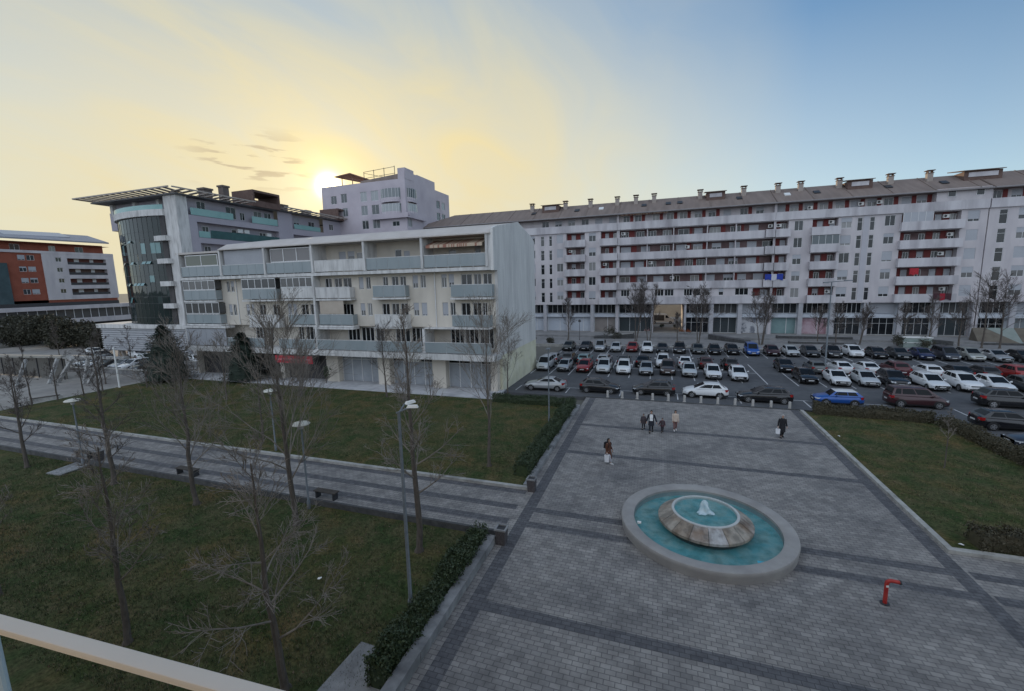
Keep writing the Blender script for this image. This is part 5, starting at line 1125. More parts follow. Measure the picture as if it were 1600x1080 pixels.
wedge('sloped_planter', [(38.9, 90.8), (45, 88.6), (45, 89.4), (38.9, 91.6)], .1, (1.2, .8, .8, 1.2), 'dark slanting wall before the cafe front at the right', DARKPAVE)
t = thing('ramp_wall', (52, 93, .1), 'large sloped wall of brown and green triangular panels at the far right', 'wall'); m = MB()
for i, (x0, x1) in enumerate(((49.6, 54.9), (54.95, 60.2))):
    m.face([(x0, 93.4, 2.6), (x0+1.6, 93.4, 2.6), (x1, 90.6, .14), (x0, 91.6, .6)], 0); m.face([(x0+1.65, 93.4, 2.6), (x1, 93.4, 2.6), (x1, 90.6, .14)], 1)
    m.face([(x0, 93.4, 2.6), (x1, 93.4, 2.6), (x1, 93.9, .3), (x0, 93.9, .3)], 0); m.face([(x0, 91.6, .6), (x0, 93.4, 2.6), (x0, 93.9, .3), (x0, 91.6, .1)], 0)
    m.face([(x0, 91.6, .1), (x0, 91.6, .6), (x1, 90.6, .14), (x1, 90.6, .1)], 0)
m.build('sloped_panel', [pmat('brown_ramp_panel', (.12, .10, .08), .9, (.16, .14, .11), 1), pmat('green_grey_ramp_panel', (.20, .24, .22), .8, (.25, .28, .26), 1)], t); m = MB(); m.box(49.4, 62, 90.2, 90.5, .1, .45); m.build('kerb', DKERB, t)
t = thing('glazed_box', (38.6, 85.6, .13), 'low pale green glazed box with a white frame behind the back row of cars', 'kiosk'); m = MB(); m.box(37, 40.6, 85.2, 86.8, .15, 1.7); m.build('panel', pmat('pale_green_panel', (.22, .27, .25), .4, (.28, .33, .31), 1), t); m = MB()
m.box(36.9, 40.7, 85.1, 86.9, 1.7, 1.8); m.box(36.9, 40.7, 85.12, 85.19, .9, .98); m.build('frame', WHITEM, t)
# through the passage: flower tubs, bush pots, a parked van on the sunlit street
for x, y, c2, lb in ((4.4, 96.2, (.5, .12, .02), 'tub of orange flowers at the right pillar of the passage'), (5.6, 95.9, (.45, .10, .02), 'tub of orange flowers outside the passage, right of the pillar'), (-2.6, 96.4, (.5, .3, .3), 'tub of pale pink flowers at the left pillar of the passage')):
    t = thing('flower_tub', (x, y, .5), lb, 'planter'); m = MB(); m.prism([(x-.5, y-.2, .5), (x+.5, y-.2, .5), (x+.5, y+.2, .5), (x-.5, y+.2, .5)], [(x-.6, y-.25, 1), (x+.6, y-.25, 1), (x+.6, y+.25, 1), (x-.6, y+.25, 1)]); m.build('tub', WALLC, t)
    m = MB(); r = random.Random(x)
    for _ in range(260): leaf(m, (x+r.uniform(-.55, .55), y+r.uniform(-.22, .22), 1.+abs(r.gauss(0, .22))), .06, r, 0 if r.random() < .6 else 1)
    m.build('flowers', [pmat('petals_%d' % int(x*10), c2, .7), LEAF], t)
shrub(.4, 108, .5, .6, 1.0, 260, .1, LEAF, 'round dark bush standing in the sunlit court behind the passage, left one', 300)
shrub(3.2, 107, .5, .5, 1.0, 220, .1, LEAF, 'round dark bush standing in the court behind the passage, by the sapling', 301)

# ------------------------------------------------------------------ cars
def paint(name, c, metal=.25, rough=.32):
    if name not in MATS:
        m = pmat(name, c, rough, tuple(min(1, x*1.08) for x in c), .7, metal=metal, coat=.6); 
    return MATS[name]
PC = {'white': paint('white_paint', (.62, .63, .64), 0.), 'silver': paint('silver_paint', (.38, .39, .40), .5), 'pale grey': paint('pale_grey_paint', (.46, .48, .49), .2), 'grey': paint('grey_paint', (.12, .13, .13), .4), 'dark grey': paint('dark_grey_paint', (.045, .05, .055), .4), 'black': paint('black_paint', (.010, .010, .012), .1, .22),
      'red': paint('red_car_paint', (.26, .018, .018), .1), 'dark red': paint('dark_red_paint', (.085, .012, .016), .2), 'maroon': paint('maroon_paint', (.045, .014, .017), .2), 'blue': paint('blue_paint', (.012, .075, .30), .2), 'dark blue': paint('dark_blue_paint', (.012, .022, .075), .2), 'brown': paint('brown_paint', (.055, .037, .033), .3), 'teal': paint('pale_teal_paint', (.20, .30, .31), .3), 'slate': paint('slate_paint', (.035, .04, .055), .3), 'olive grey': paint('olive_grey_paint', (.08, .082, .07), .3), 'champagne': paint('champagne_paint', (.33, .34, .31), .4)}
CGLASS = pmat('car_glass', (.008, .010, .012), .06, (.012, .014, .016), 1, spec=.18); RUB = pmat('tyre_rubber', (.012, .012, .012), .85, (.018, .018, .018), 4); ALLOY = pmat('alloy', (.34, .34, .35), .35, (.40, .4, .41), 5, metal=.7); TRIM = pmat('black_trim', (.012, .012, .013), .6, (.018, .018, .02), 3)
HEADL = pmat('headlight_lens', (.50, .53, .56), .12, (.6, .62, .64), 8); TAILL = pmat('taillight_lens', (.28, .012, .012), .15, (.34, .02, .02), 8); PLATE = pmat('number_plate', (.55, .55, .55), .5, (.6, .6, .6), 8)
#            L    W     H    hood0 hood1 cowl  belt  roof front/rear s  rear base  deck
TY = {'hatchback': (4.25, 1.79, 1.48, .76, .97, .98, 1.0, 2.05, 3.5, 4.08, 1.02), 'small car': (3.75, 1.68, 1.48, .76, .95, .78, .98, 1.72, 3.2, 3.64, 1.0), 'sedan': (4.65, 1.82, 1.46, .74, .95, 1.2, 1.0, 2.3, 3.3, 4.15, 1.05), 'SUV': (4.45, 1.86, 1.66, .9, 1.08, 1.02, 1.12, 2.0, 3.7, 4.25, 1.14), 'estate': (4.7, 1.82, 1.49, .75, .95, 1.15, 1.0, 2.25, 4.0, 4.52, 1.02), 'van': (4.4, 1.82, 1.82, .88, 1.1, .74, 1.14, 1.65, 4.05, 4.3, 1.14), 'mini': (3.85, 1.73, 1.42, .8, .95, 1.08, 1.0, 1.6, 3.3, 3.7, 1.0)}
CM = {}
def car_meshes(k):
    if k in CM: return CM[k]
    L_, W, H, h0, h1, s0, belt, s1, s2, s3, deck = TY[k]; hw = W/2; d = {}
    wb0, wb1, wr = .86, L_-.80, .32 if k not in ('SUV', 'van') else .35
    st = [0, .04, .1, .22, .45, s0*.7, s0, s0+.45, (s1+s2)/2, s2, s3-.1, s3, (s3+L_)/2+.02, L_-.12, L_-.04, L_]
    st = sorted(set(round(x, 3) for x in st))
    def top(s):
        if s < .22: return h0-.24+.24*math.sin(min(1, s/.22)*math.pi/2)
        if s < s0: return h0+(h1-h0)*((s-.22)/(s0-.22))**.75
        if s < s3: return h1+(deck-h1)*(s-s0)/(s3-s0)
        e = (s-s3)/max(.05, L_-s3); return deck-.02*e-(.16 if s > L_-.03 else (.05 if s > L_-.1 else 0))
    def wd(s):
        e = min(s, L_-s); return hw*(.70+.30*math.sin(min(1, e/.8)*math.pi/2)**.8) if e < .8 else hw
    def bot(s): e = min(s, L_-s); return .36 if e < .03 else (.27 if e < .3 else .22)
    m = MB(); rings = []
    for s in st:
        t, w_, b = top(s), wd(s), bot(s); y = s-L_/2
        half = [(0, t+.025), (.45*w_, t+.015), (.74*w_, t-.02), (.90*w_, t-.085), (.975*w_, t-.21), (w_, b+.34), (.985*w_, b+.14), (.9*w_, b), (0, b)]
        rings.append([(x, y, z) for x, z in half]+[(-x, y, z) for x, z in half[-2:0:-1]])
    i0 = 0; n = len(rings[0])
    for r in rings: m.v += r
    for a in range(len(rings)-1):
        for j in range(n):
            p = a*n+j; q = a*n+(j+1) % n; m.f.append((p, q, q+n, p+n)); m.m.append(1 if j in (6, 7, 8, 9) else 0)
    m.f.append(tuple(range(n))); m.m.append(0); e = (len(rings)-1)*n; m.f.append(tuple(range(e+n-1, e-1, -1))); m.m.append(0)
    # greenhouse
    bw, rw = hw*.93, hw*.70
    lo = [(-bw*.93, s0+.0), (bw*.93, s0+.0), (bw*.93, s3), (-bw*.93, s3)]; hi = [(-rw, s1), (rw, s1), (rw*.97, s2), (-rw*.97, s2)]
    zb = belt-.06; zt = H-.06
    def pt(i, f): (x0, y0), (x1, y1) = lo[i], hi[i]; z = (h1-.05 if i < 2 else deck-.05); return Vector((x0+(x1-x0)*f, y0+(y1-y0)*f-L_/2, z+(zt-z)*f))
    b4 = [pt(i, 0) for i in range(4)]; t4 = [pt(i, 1) for i in range(4)]
    b4[0].x = -bw*.85; b4[1].x = bw*.85
    mids_b = [Vector((-bw, (s0+.5)-L_/2, zb)), Vector((bw, (s0+.5)-L_/2, zb))]
    i = len(m.v); ring_b = [b4[0], b4[1], mids_b[1], b4[2], b4[3], mids_b[0]]
    ym = (s1+.25)-L_/2; ring_t = [t4[0], t4[1], Vector((rw*1.03, ym, zt)), t4[2], t4[3], Vector((-rw*1.03, ym, zt))]
    def inner(fx, dy, z): return [Vector((v.x*fx, v.y+(dy if q in (0, 1) else (-dy if q in (3, 4) else 0)), z)) for q, v in enumerate(ring_t)]
    RG = [ring_b, ring_t, inner(.93, .06, zt+.035), inner(.75, .2, H), inner(.35, .5, H+.02)]
    for rg in RG: m.v += [tuple(v) for v in rg]
    for o in range(len(RG)-1):
        for j in range(6): m.f.append((i+o*6+j, i+o*6+(j+1) % 6, i+o*6+6+(j+1) % 6, i+o*6+6+j)); m.m.append(0 if o < 1 else 2)
    m.f.append(tuple(range(i+24, i+30))); m.m.append(2)
    # wheel arches and sills
    for s in (wb0, wb1):
        for sg in (-1, 1):
            x = sg*(wd(s)+.004); pts = []
            for q in range(13): a = math.pi*q/12; pts.append((x-sg*max(0, math.sin(a)-.75)*.1, s-L_/2+(wr+.075)*math.cos(a), wr+(wr+.075)*math.sin(a)*1.0))
            m.face(pts, 1)
    m.box(-hw*.52, hw*.52, -L_/2-.012, -L_/2+.05, .37, .46, 1)
    m.box(-hw*.40, hw*.40, -L_/2-.014, -L_/2+.08, h0-.25, h0-.15, 1)
    d['body'] = m
    def glass(quad, u0, u1, v0, v1, off=.012):
        a, b, c, e = quad; P = lambda u, v: (a.lerp(b, u)).lerp(e.lerp(c, u), v); nrm = (b-a).cross(e-a).normalized(); g = MB()
        g.face([P(u0, v0)+nrm*off, P(u1, v0)+nrm*off, P(u1, v1)+nrm*off, P(u0, v1)+nrm*off]); return g
    def out(q): return q
    R_b, R_t = ring_b, ring_t
    d['windshield'] = glass((R_b[0], R_b[1], R_t[1], R_t[0]), .05, .95, .08, .97)
    d['rear_window'] = glass((R_b[3], R_b[4], R_t[4], R_t[3]), .09, .91, .30 if k not in ('sedan',) else .1, .92)
    g = MB()
    for sg in (0, 1):
        A = (R_b[2], R_b[3], R_t[3], R_t[2]) if sg == 0 else (R_b[4], R_b[5], R_t[5], R_t[4]); B = (R_b[1], R_b[2], R_t[2], R_t[1]) if sg == 0 else (R_b[5], R_b[0], R_t[0], R_t[5])
        g = MB(); sp = [(0.0, .36), (.39, .74), (.77, .93)] if k in ('estate', 'SUV', 'van') else [(0.0, .44), (.47, .86)]
        for u0, u1 in sp:
            if sg == 1: u0, u1 = 1-u1, 1-u0
            h = glass(A, u0, u1, .24, .93, .01); g.v += h.v; g.f.append(tuple(range(len(g.v)-4, len(g.v)))); g.m.append(0)
        u = (.55, .97) if sg == 0 else (.03, .45); h = glass(B, u[0], u[1], .28, .9, .01); g.v += h.v; g.f.append(tuple(range(len(g.v)-4, len(g.v)))); g.m.append(0)
        d['side_window%d' % sg] = g
    for sg in (-1, 1):
        g = MB(); a = hw*.80; x0, x1 = sg*a*.62, sg*hw*.93
        x0, x1 = sg*hw*.52, sg*hw*.86; g.prism([(x0, -L_/2-.004, h0-.21), (x1, -L_/2+.2, h0-.2), (x1*1.02, -L_/2+.5, h0-.13), (x0, -L_/2+.2, h0-.12)], [(x0, -L_/2+.03, h0-.10), (x1, -L_/2+.22, h0-.085), (x1*1.01, -L_/2+.52, h0-.06), (x0, -L_/2+.2, h0-.06)]); d['headlight%d' % sg] = g
        g = MB(); x0, x1 = sg*hw*.60, sg*hw*.90; zz = deck-.28
        g.prism([(x0, L_/2+.012, zz), (x1, L_/2-.16, zz), (x1, L_/2-.3, zz), (x0, L_/2-.1, zz)], [(x0, L_/2-.01, zz+.2), (x1*.99, L_/2-.18, zz+.24), (x1*.98, L_/2-.34, zz+.22), (x0, L_/2-.12, zz+.2)]); d['taillight%d' % sg] = g
        g = MB(); y = s0+.5-L_/2; g.prism([(sg*hw*.97, y, belt-.02), (sg*(hw+.17), y+.02, belt+.0), (sg*(hw+.17), y+.12, belt), (sg*hw*.97, y+.1, belt-.02)], [(sg*hw*.97, y+.01, belt+.06), (sg*(hw+.15), y+.03, belt+.13), (sg*(hw+.15), y+.11, belt+.13), (sg*hw*.97, y+.09, belt+.06)]); d['side_mirror%d' % sg] = g
    g = MB(); g.box(-.26, .26, -L_/2-.03, -L_/2-.013, .485, .585); d['number_plate0'] = g
    g = MB(); g.box(-.26, .26, L_/2+.004, L_/2+.025, .62, .73); d['number_plate1'] = g
    MT = {'windshield': CGLASS, 'rear_window': CGLASS, 'side_window': CGLASS, 'headlight': HEADL, 'taillight': TAILL, 'number_plate': PLATE}
    res = {}
    for key, mb in d.items():
        nm = key.rstrip('01-')
        mats = [PC['white'], TRIM, PC['white']] if nm == 'body' else ([PC['white']] if nm == 'side_mirror' else MT[nm])
        res[key] = (nm, mb.mesh(nm, mats, smooth=nm in ('body', 'side_mirror'), norm=nm not in ('windshield', 'rear_window', 'side_window'), sharp=33))
    w_ = MB(); w_.lathe([(wr*.62, -.1), (wr*.93, -.11), (wr, -.07), (wr, .07), (wr*.93, .11), (wr*.62, .1)], (0, 0, 0), 18); w_.disc(wr*.62, -.1, n=18); 
    r_m = MB(); r_m.disc(wr*.6, .06, n=18, mi=1); r_m.lathe([(wr*.66, .1), (wr*.58, .105), (wr*.56, .06)], (0, 0, 0), 18)
    for q in range(5):
        a = 2*math.pi*q/5; c, s = math.cos(a), math.sin(a); P = lambda r, o: (r*c-o*s, r*s+o*c, .1)
        r_m.face([P(.02, -.04), P(wr*.58, -.055), P(wr*.58, .055), P(.02, .04)])
    r_m.disc(.07, .104, n=10); res['_w'] = (w_.mesh('wheel', RUB, smooth=True), r_m.mesh('rim', [ALLOY, TRIM]), wb0, wb1, wr, L_, hw, wd(wb0))
    CM[k] = res; return res
def car(kind, color, x, y, rz, label, group, z=-.02, roof=None):
    """x, y: middle of the car; rz = 0 has its nose towards -Y"""
    t = thing('parked_car', (x, y, z), label, 'van' if kind == 'van' else 'car', group, rz); d = car_meshes(kind)
    for key, v in d.items():
        if key == '_w': continue
        o = put(v[0], v[1], t)
        if v[0] in ('body', 'side_mirror'):
            o.material_slots[0].link = 'OBJECT'; o.material_slots[0].material = PC[color]
            if v[0] == 'body': o.material_slots[2].link = 'OBJECT'; o.material_slots[2].material = PC[roof or color]
    wm, rm, a, b, wr, L_, hw, ww = d['_w']
    for s in (a, b):
        for sg in (-1, 1):
            o = put('wheel', wm, t, (sg*(ww-.085), s-L_/2, wr), 0); o.rotation_euler = (R(90), 0, R(90) if sg > 0 else R(-90)); put('rim', rm, o)
    return t
def lot(cars, front, flip, where, group):
    """cars: (x, colour, kind[, dy][, 1 = nose the other way]) from left to right in one row"""
    n = len(cars)
    for i, c in enumerate(cars):
        x, col, kind = c[:3]; L_ = TY[kind][0]; fl = flip ^ bool(len(c) > 4 and c[4]); y = front+(c[3] if len(c) > 3 else rng.uniform(-.25, .25))+L_/2
        lab = '%s %s, %s from left in %s' % (col, kind, nth[i], where)
        car(kind, col, x, y, (math.pi if fl else 0)+R(rng.uniform(-2.5, 2.5)), lab, group)
lot([(-15.1, 'olive grey', 'hatchback'), (-12.2, 'dark grey', 'sedan'), (-9.6, 'silver', 'van'), (-6.95, 'pale grey', 'hatchback'), (-4.3, 'red', 'sedan'), (-1.9, 'white', 'SUV'), (.5, 'dark grey', 'sedan'), (3.15, 'black', 'SUV'), (5.9, 'grey', 'sedan'), (8.3, 'black', 'hatchback'), (10.9, 'black', 'estate'), (13.6, 'blue', 'van'), (16.4, 'maroon', 'hatchback'),
     (18.9, 'pale grey', 'hatchback'), (21.5, 'dark grey', 'estate'), (24.2, 'black', 'SUV'), (27., 'white', 'SUV', .6), (29.7, 'black', 'hatchback'), (32.3, 'dark grey', 'estate'), (34.9, 'dark blue', 'hatchback'), (37.5, 'slate', 'van'), (40.2, 'champagne', 'SUV'), (42.9, 'silver', 'sedan'), (45.6, 'black', 'hatchback'), (48.2, 'dark grey', 'sedan')], 73.1, 0, 'the back row under the bare trees', 'cars in the back row of the car park')
lot([(-14.9, 'silver', 'hatchback'), (-12.5, 'dark grey', 'SUV'), (-11.2+.9, 'teal', 'hatchback'), (-7.5, 'silver', 'estate'), (-4.7, 'dark grey', 'hatchback'), (-2.1, 'black', 'sedan'), (.55, 'white', 'SUV', 0, 1), (3.4, 'white', 'sedan', .2), (6.0, 'maroon', 'hatchback', .2), (8.9, 'black', 'hatchback', .1)], 60.7, 1, 'the half hidden middle row at the left', 'cars in the middle row of the car park')
lot([(15.2, 'black', 'hatchback', .1, 1), (18.5, 'grey', 'hatchback'), (21.2, 'white', 'sedan'), (23.9, 'white', 'sedan', .3), (26.7, 'dark red', 'SUV', .1), (29.6, 'white', 'hatchback'), (32.2, 'black', 'sedan'), (34.7, 'black', 'hatchback'), (37.4, 'red', 'SUV')], 60.6, 1, 'the half hidden middle row at the right', 'cars in the middle row of the car park')
lot([(-14.9, 'pale grey', 'van'), (-12.1, 'silver', 'small car'), (-9.45, 'red', 'hatchback'), (-6.85, 'pale grey', 'SUV'), (-4.3, 'white', 'SUV'), (-1.5, 'silver', 'hatchback'), (1.1, 'brown', 'SUV', .6), (3.6, 'pale grey', 'hatchback'), (6.25, 'white', 'hatchback', -.6), (8.95, 'white', 'hatchback', -1.)], 55.4, 0, 'the front row facing the plaza bollards', 'cars in the front row of the car park')
lot([(15.85, 'black', 'hatchback', .4), (18.8, 'white', 'sedan', 0), (21.45, 'pale grey', 'hatchback', .2), (23.95, 'black', 'SUV', .2), (27., 'white', 'estate', -.2), (29.75, 'white', 'SUV', .0), (32.2, 'white', 'hatchback', 0), (34.9, 'dark grey', 'hatchback', 0)], 54.2, 0, 'the front row facing the right lawn', 'cars in the front row of the car park')
GP = 'cars parked parallel behind the bollards and hedges'
LF = R(-90); RT = R(90)       # nose to the left (-X) / right (+X)
car('sedan', 'silver', -12.0, 46.3, LF, 'silver sedan parked parallel by the end wall of the cream building', GP)
car('hatchback', 'black', -6.0, 46.6, RT, 'black hatchback parked parallel behind the leftmost bollards, nose to the right', GP)
car('hatchback', 'black', -.45, 46.95, LF, 'black hatchback parked parallel behind the middle bollards, nose to the left', GP)
car('hatchback', 'white', 4.5, 47.1, LF, 'white hatchback parked parallel behind the bollards, between two black cars', GP)
car('estate', 'black', 9.7, 46.5, LF, 'long black estate car with a bright window line, behind the rightmost bollards', GP)
car('mini', 'blue', 15.8, 46.95, LF, 'bright blue small car with a white roof behind the right hedge', GP, roof='white')
car('van', 'maroon', 22.1, 47.9, RT, 'dark maroon people carrier parked behind the corner of the right hedge', GP)
car('hatchback', 'black', 25.4, 42.4, RT, 'black hatchback with pale rear window beside the ragged hedge at the right', GP)
car('SUV', 'black', 29.4, 49.5, RT, 'black SUV cut by the right edge of the photo, behind the black hatchback', GP)
car('sedan', 'slate', 25.1, 37.9, LF, 'dark blue-grey sedan nosing in at the right edge beside the ragged hedge', GP)
for i, (x, y, k, col, rz, lb) in enumerate([(-72, 50, 'hatchback', 'white', 1.2, 'white hatchback parked under the slatted podium, nearest the dark conifer'), (-76.5, 52.5, 'sedan', 'silver', 1.3, 'silver sedan parked under the slatted podium'), (-83, 49.2, 'hatchback', 'pale grey', 1.4, 'pale grey hatchback before the podium at the left'), (-90, 52, 'SUV', 'white', 1.4, 'white SUV parked at the left end of the podium'), (-96, 50, 'sedan', 'dark grey', 1.5, 'dark grey sedan far left behind the pergola beam'), (-103, 52.5, 'hatchback', 'white', 1.5, 'white hatchback far left behind the pergola, before the evergreens'), (-74.5, 43.8, 'hatchback', 'dark grey', .1, 'dark grey hatchback at the right end of the near row by the podium'), (-77.3, 44, 'SUV', 'white', .1, 'white SUV in the near row by the podium, next to a dark grey hatchback'), (-80.2, 44.2, 'hatchback', 'silver', .1, 'silver hatchback in the middle of the near row by the podium'), (-83.2, 44, 'sedan', 'black', .1, 'black sedan in the near row by the podium'), (-86.2, 44.2, 'estate', 'white', .1, 'white estate car in the near row by the podium'), (-89.2, 44.4, 'hatchback', 'pale grey', .1, 'pale grey hatchback at the left of the near row by the podium')]):
    car(k, col, x, y, rz, lb, 'cars parked by the slatted podium', 0)
# white delivery van beyond the passage
def delivery_van():
    x, y, z = .6, 119, .5; t = thing('delivery_van', (x, y, z), 'white delivery van with a dark side, seen through the passage of the long building', 'van'); m = MB()
    pr = [(-2.9, .35), (-2.9, 2.45), (.6, 2.5), (1.1, 2.35), (1.9, 1.5), (2.75, 1.25), (2.85, .8), (2.85, .35)]
    m.prism([(x+a, y-.98, z+b) for a, b in pr], [(x+a, y+.98, z+b) for a, b in pr]); m.build('body', PC['white'], t, norm=True)
    m = MB(); m.box(x-2.8, x+.45, y-1.0, y-.985, z+.8, z+2.2); m.build('side_panel', DARKIN, t)
    m = MB(); m.face([(x+.75, y-.99, z+1.45), (x+1.65, y-.99, z+1.5), (x+1.15, y-.99, z+2.15), (x+.75, y-.99, z+2.2)]); m.build('side_window', CGLASS, t)
    m = MB(); m.face([(x+1.14, y-.85, z+2.33), (x+1.14, y+.85, z+2.33), (x+1.92, y+.85, z+1.5), (x+1.92, y-.85, z+1.5)]); m.build('windshield', CGLASS, t)
    for q in (-1.9, 1.95):
        for s in (-.95, .95):
            m = MB(); m.tube([(x+q, y+s-.1, z+.35), (x+q, y+s+.1, z+.35)], .36, 16); o = m.build('wheel', RUB, t); m = MB(); m.tube([(x+q, y+s-.11, z+.35), (x+q, y+s+.11, z+.35)], .2, 12); m.build('rim', ALLOY, o)
delivery_van()
m = MB(); m.box(-40, 60, 139.5, 140, .4, 9); tag(m.build('garden_wall', pmat('warm_far_wall', (.36, .31, .24), .9, (.42, .36, .28), .6, detail=6), base=(10, 140, .4)), 'plain warm wall far behind the passage of the long building', 'wall')

# ------------------------------------------------------------------ people
SKIN = pmat('skin', (.42, .25, .18), .6, (.46, .28, .2), 9)
def cloth(n, c): return pmat('cloth_'+n, c, .9, tuple(x*1.35+.004 for x in c), 9, detail=5)
def skin_obj(name, verts, edges, rad, mat, parent, sub=1, root=0):
    me = bpy.data.meshes.new(name); me.from_pydata(verts, edges, []); o = bpy.data.objects.new(name, me); C.objects.link(o)
    o.modifiers.new('skin', 'SKIN'); sv = me.skin_vertices
    if not sv: 
        b = bmesh.new(); b.from_mesh(me); b.verts.layers.skin.verify(); b.to_mesh(me); b.free()
    for i, r in enumerate(rad): me.skin_vertices[0].data[i].radius = (r, r) if not isinstance(r, tuple) else r; me.skin_vertices[0].data[i].use_root = i == root
    s = o.modifiers.new('sub', 'SUBSURF'); s.levels = s.render_levels = sub
    dg = bpy.context.evaluated_depsgraph_get(); nm = bpy.data.meshes.new_from_object(o.evaluated_get(dg)); nm.name = name
    bpy.data.objects.remove(o); nm.materials.clear(); nm.materials.append(mat); nm.polygons.foreach_set('use_smooth', [True]*len(nm.polygons))
    return put(name, nm, parent)
def person(x, y, h, rz, label, coat, legs, hairc, coat_len=.45, stride=.22, arms=((.12, -.05), (.12, .05)), hair_long=False, shoes=(.02, .02, .02), shirt=None, group=None, z=0., puffy=1.):
    """faces -Y at rz = 0; every length is a share of the height h"""
    t = thing('person', (x, y, z), label, 'person', group, rz); s = h/1.75
    V = lambda *p: Vector(p)*s
    hipz, shz, nk, hd = .93, 1.43, 1.50, 1.62
    A = stride
    J = [V(0, 0, hipz), V(0, .01, 1.12), V(0, .015, 1.32), V(0, .01, nk), V(0, -.01, 1.57), V(0, -.015, 1.66), V(0, -.01, 1.735)]; Rr = [.125, .115, .135, .06, .07, .088, .055]; E = [(0, 1), (1, 2), (2, 3), (3, 4), (4, 5), (5, 6)]
    feet = []
    for sg, ph in ((-1, 1), (1, -1)):
        i = len(J); yk = -A*.55*ph-.04; yf = -A*ph*1.0+(.06 if ph < 0 else 0)
        J += [V(.085*sg, 0, .86), V(.09*sg, yk, .49), V(.09*sg, yf, .09), V(.1*sg, yf-.11, .035), V(.1*sg, yf-.19, .03)]; Rr += [.09, .062, .04, .03, .02]; E += [(0, i), (i, i+1), (i+1, i+2), (i+2, i+3), (i+3, i+4)]; feet.append((i, yk, yf))
    hands = []
    for sg, (ox, oy) in zip((-1, 1), arms):
        i = len(J); sh = V(.185*sg, .015, shz-.03); el = V((.2+ox*.5)*sg, .03+oy*.4, 1.13); wr = V((.2+ox)*sg, oy-.06, .89); pm = V((.2+ox)*sg, oy-.09, .81)
        J += [sh, el, wr, pm]; Rr += [.06, .044, .03, .04]; E += [(2, i), (i, i+1), (i+1, i+2), (i+2, i+3)]; hands.append((sh, el, wr, pm))
        for q, (dx, l) in enumerate(((-.028, .062), (-.01, .075), (.01, .072), (.028, .055))):
            k = len(J); J += [pm+V(0, dx, -.045), pm+V(-.012*sg, dx*1.1-.004, -.045-l*.9)]; Rr += [.0105, .008]; E += [(i+3, k), (k, k+1)]
        k = len(J); J += [pm+V(-.01*sg, -.04, .0), pm+V(-.02*sg, -.062, -.045)]; Rr += [.012, .009]; E += [(i+3, k), (k, k+1)]
    body = skin_obj('body', [tuple(v) for v in J], E, [r*s*(.93 if not isinstance(r, tuple) else 1) for r in Rr], SKIN, t, 2)
    # face
    for dx in (-.032, .032): m = MB(); m.lathe([(.012*s, -.003), (.009*s, .004), (.001, .008)], (0, 0, 0), 8); o = put('eye', m.mesh('eye', DKMET), t, V(dx, -.097, 1.66)); o.rotation_euler = (R(90), 0, 0)
    m = MB(); m.prism([V(-.014, -.095, 1.615), V(.014, -.095, 1.615), V(0, -.122, 1.62)], [V(-.007, -.092, 1.665), V(.007, -.092, 1.665), V(0, -.1, 1.66)]); put('nose', m.mesh('nose', SKIN), t)
    m = MB(); m.box(-.025*s, .025*s, -.096*s, -.088*s, 1.585*s, 1.595*s); put('mouth', m.mesh('mouth', pmat('lips', (.25, .09, .08), .6)), t)
    # trousers
    P = []; E2 = []; R2 = []
    P.append(V(0, 0, .97)); R2.append(.145)
    for (i, yk, yf), sg in zip(feet, (-1, 1)):
        k = len(P); P += [V(.088*sg, 0, .86), V(.092*sg, yk, .49), V(.092*sg, yf, .12)]; R2 += [.102, .078, .062]; E2 += [(0, k), (k, k+1), (k+1, k+2)]
    skin_obj('trousers', [tuple(v) for v in P], E2, [r*s for r in R2], legs, t, 2)
    for (i, yk, yf), sg in zip(feet, (-1, 1)):
        m = MB(); m.tube([V(.1*sg, yf+.05, .05), V(.1*sg, yf-.06, .05), V(.1*sg, yf-.17, .035), V(.1*sg, yf-.22, .028)], [.058*s, .064*s, .055*s, .03*s], 8); put('shoe', m.mesh('shoe', pmat('shoe_%s' % str(shoes), shoes, .6), smooth=True), t)
    # coat: lofted rings, sleeves
    m = MB(); n = 14; pf = [(.068, .062, 1.49), (.13, .10, 1.455), (.195, .125, 1.40), (.205*puffy, .14*puffy, 1.28), (.185*puffy, .14*puffy, 1.12), (.195*puffy, .15*puffy, .95), (.215*puffy, .17+A*.2, .95-coat_len*.45), (.225*puffy, .18+A*.35, .95-coat_len)]
    i0 = len(m.v)
    for a_, b_, zz in pf:
        for j in range(n): a = 2*math.pi*j/n; m.v.append(tuple(V(a_*math.cos(a), .012+b_*math.sin(a), zz)))
    for k in range(len(pf)-1):
        for j in range(n):
            p, q = i0+k*n+j, i0+k*n+(j+1) % n; mi = 1 if (shirt and j in (9, 10, 11) and k in (1, 2, 3, 4)) else 0; m.f.append((p, q, q+n, p+n)); m.m.append(mi)
    for sh, el, wr, pm in hands: m.tube([sh+V(0, 0, .03), sh, el, wr, wr.lerp(pm, .15)], [.05*s, .078*s, .062*s*puffy, .05*s, .045*s], 8)
    put('coat', m.mesh('coat', [coat]+([shirt] if shirt else []), smooth=True, sharp=180), t)
    # hair
    m = MB(); n = 12; pf = [(.004, 1.765), (.06, 1.752), (.092, 1.71), (.1, 1.66)]+([(.098, 1.58), (.105, 1.48), (.08, 1.42)] if hair_long else [(.093, 1.62)]); i0 = 0
    for k, (r_, zz) in enumerate(pf):
        for j in range(n):
            a = 2*math.pi*j/n; f = math.sin(a); rr = r_
            y_ = .012+rr*math.sin(a)*1.08
            if k >= 3 and y_ < -.03: y_ = -.03
            m.v.append(tuple(V(rr*math.cos(a)*.94, y_, zz)))
    for k in range(len(pf)-1):
        for j in range(n):
            p, q = k*n+j, k*n+(j+1) % n; m.f.append((p, q, q+n, p+n)); m.m.append(0)
    put('hair', m.mesh('hair', hairc, smooth=True, sharp=180), t)
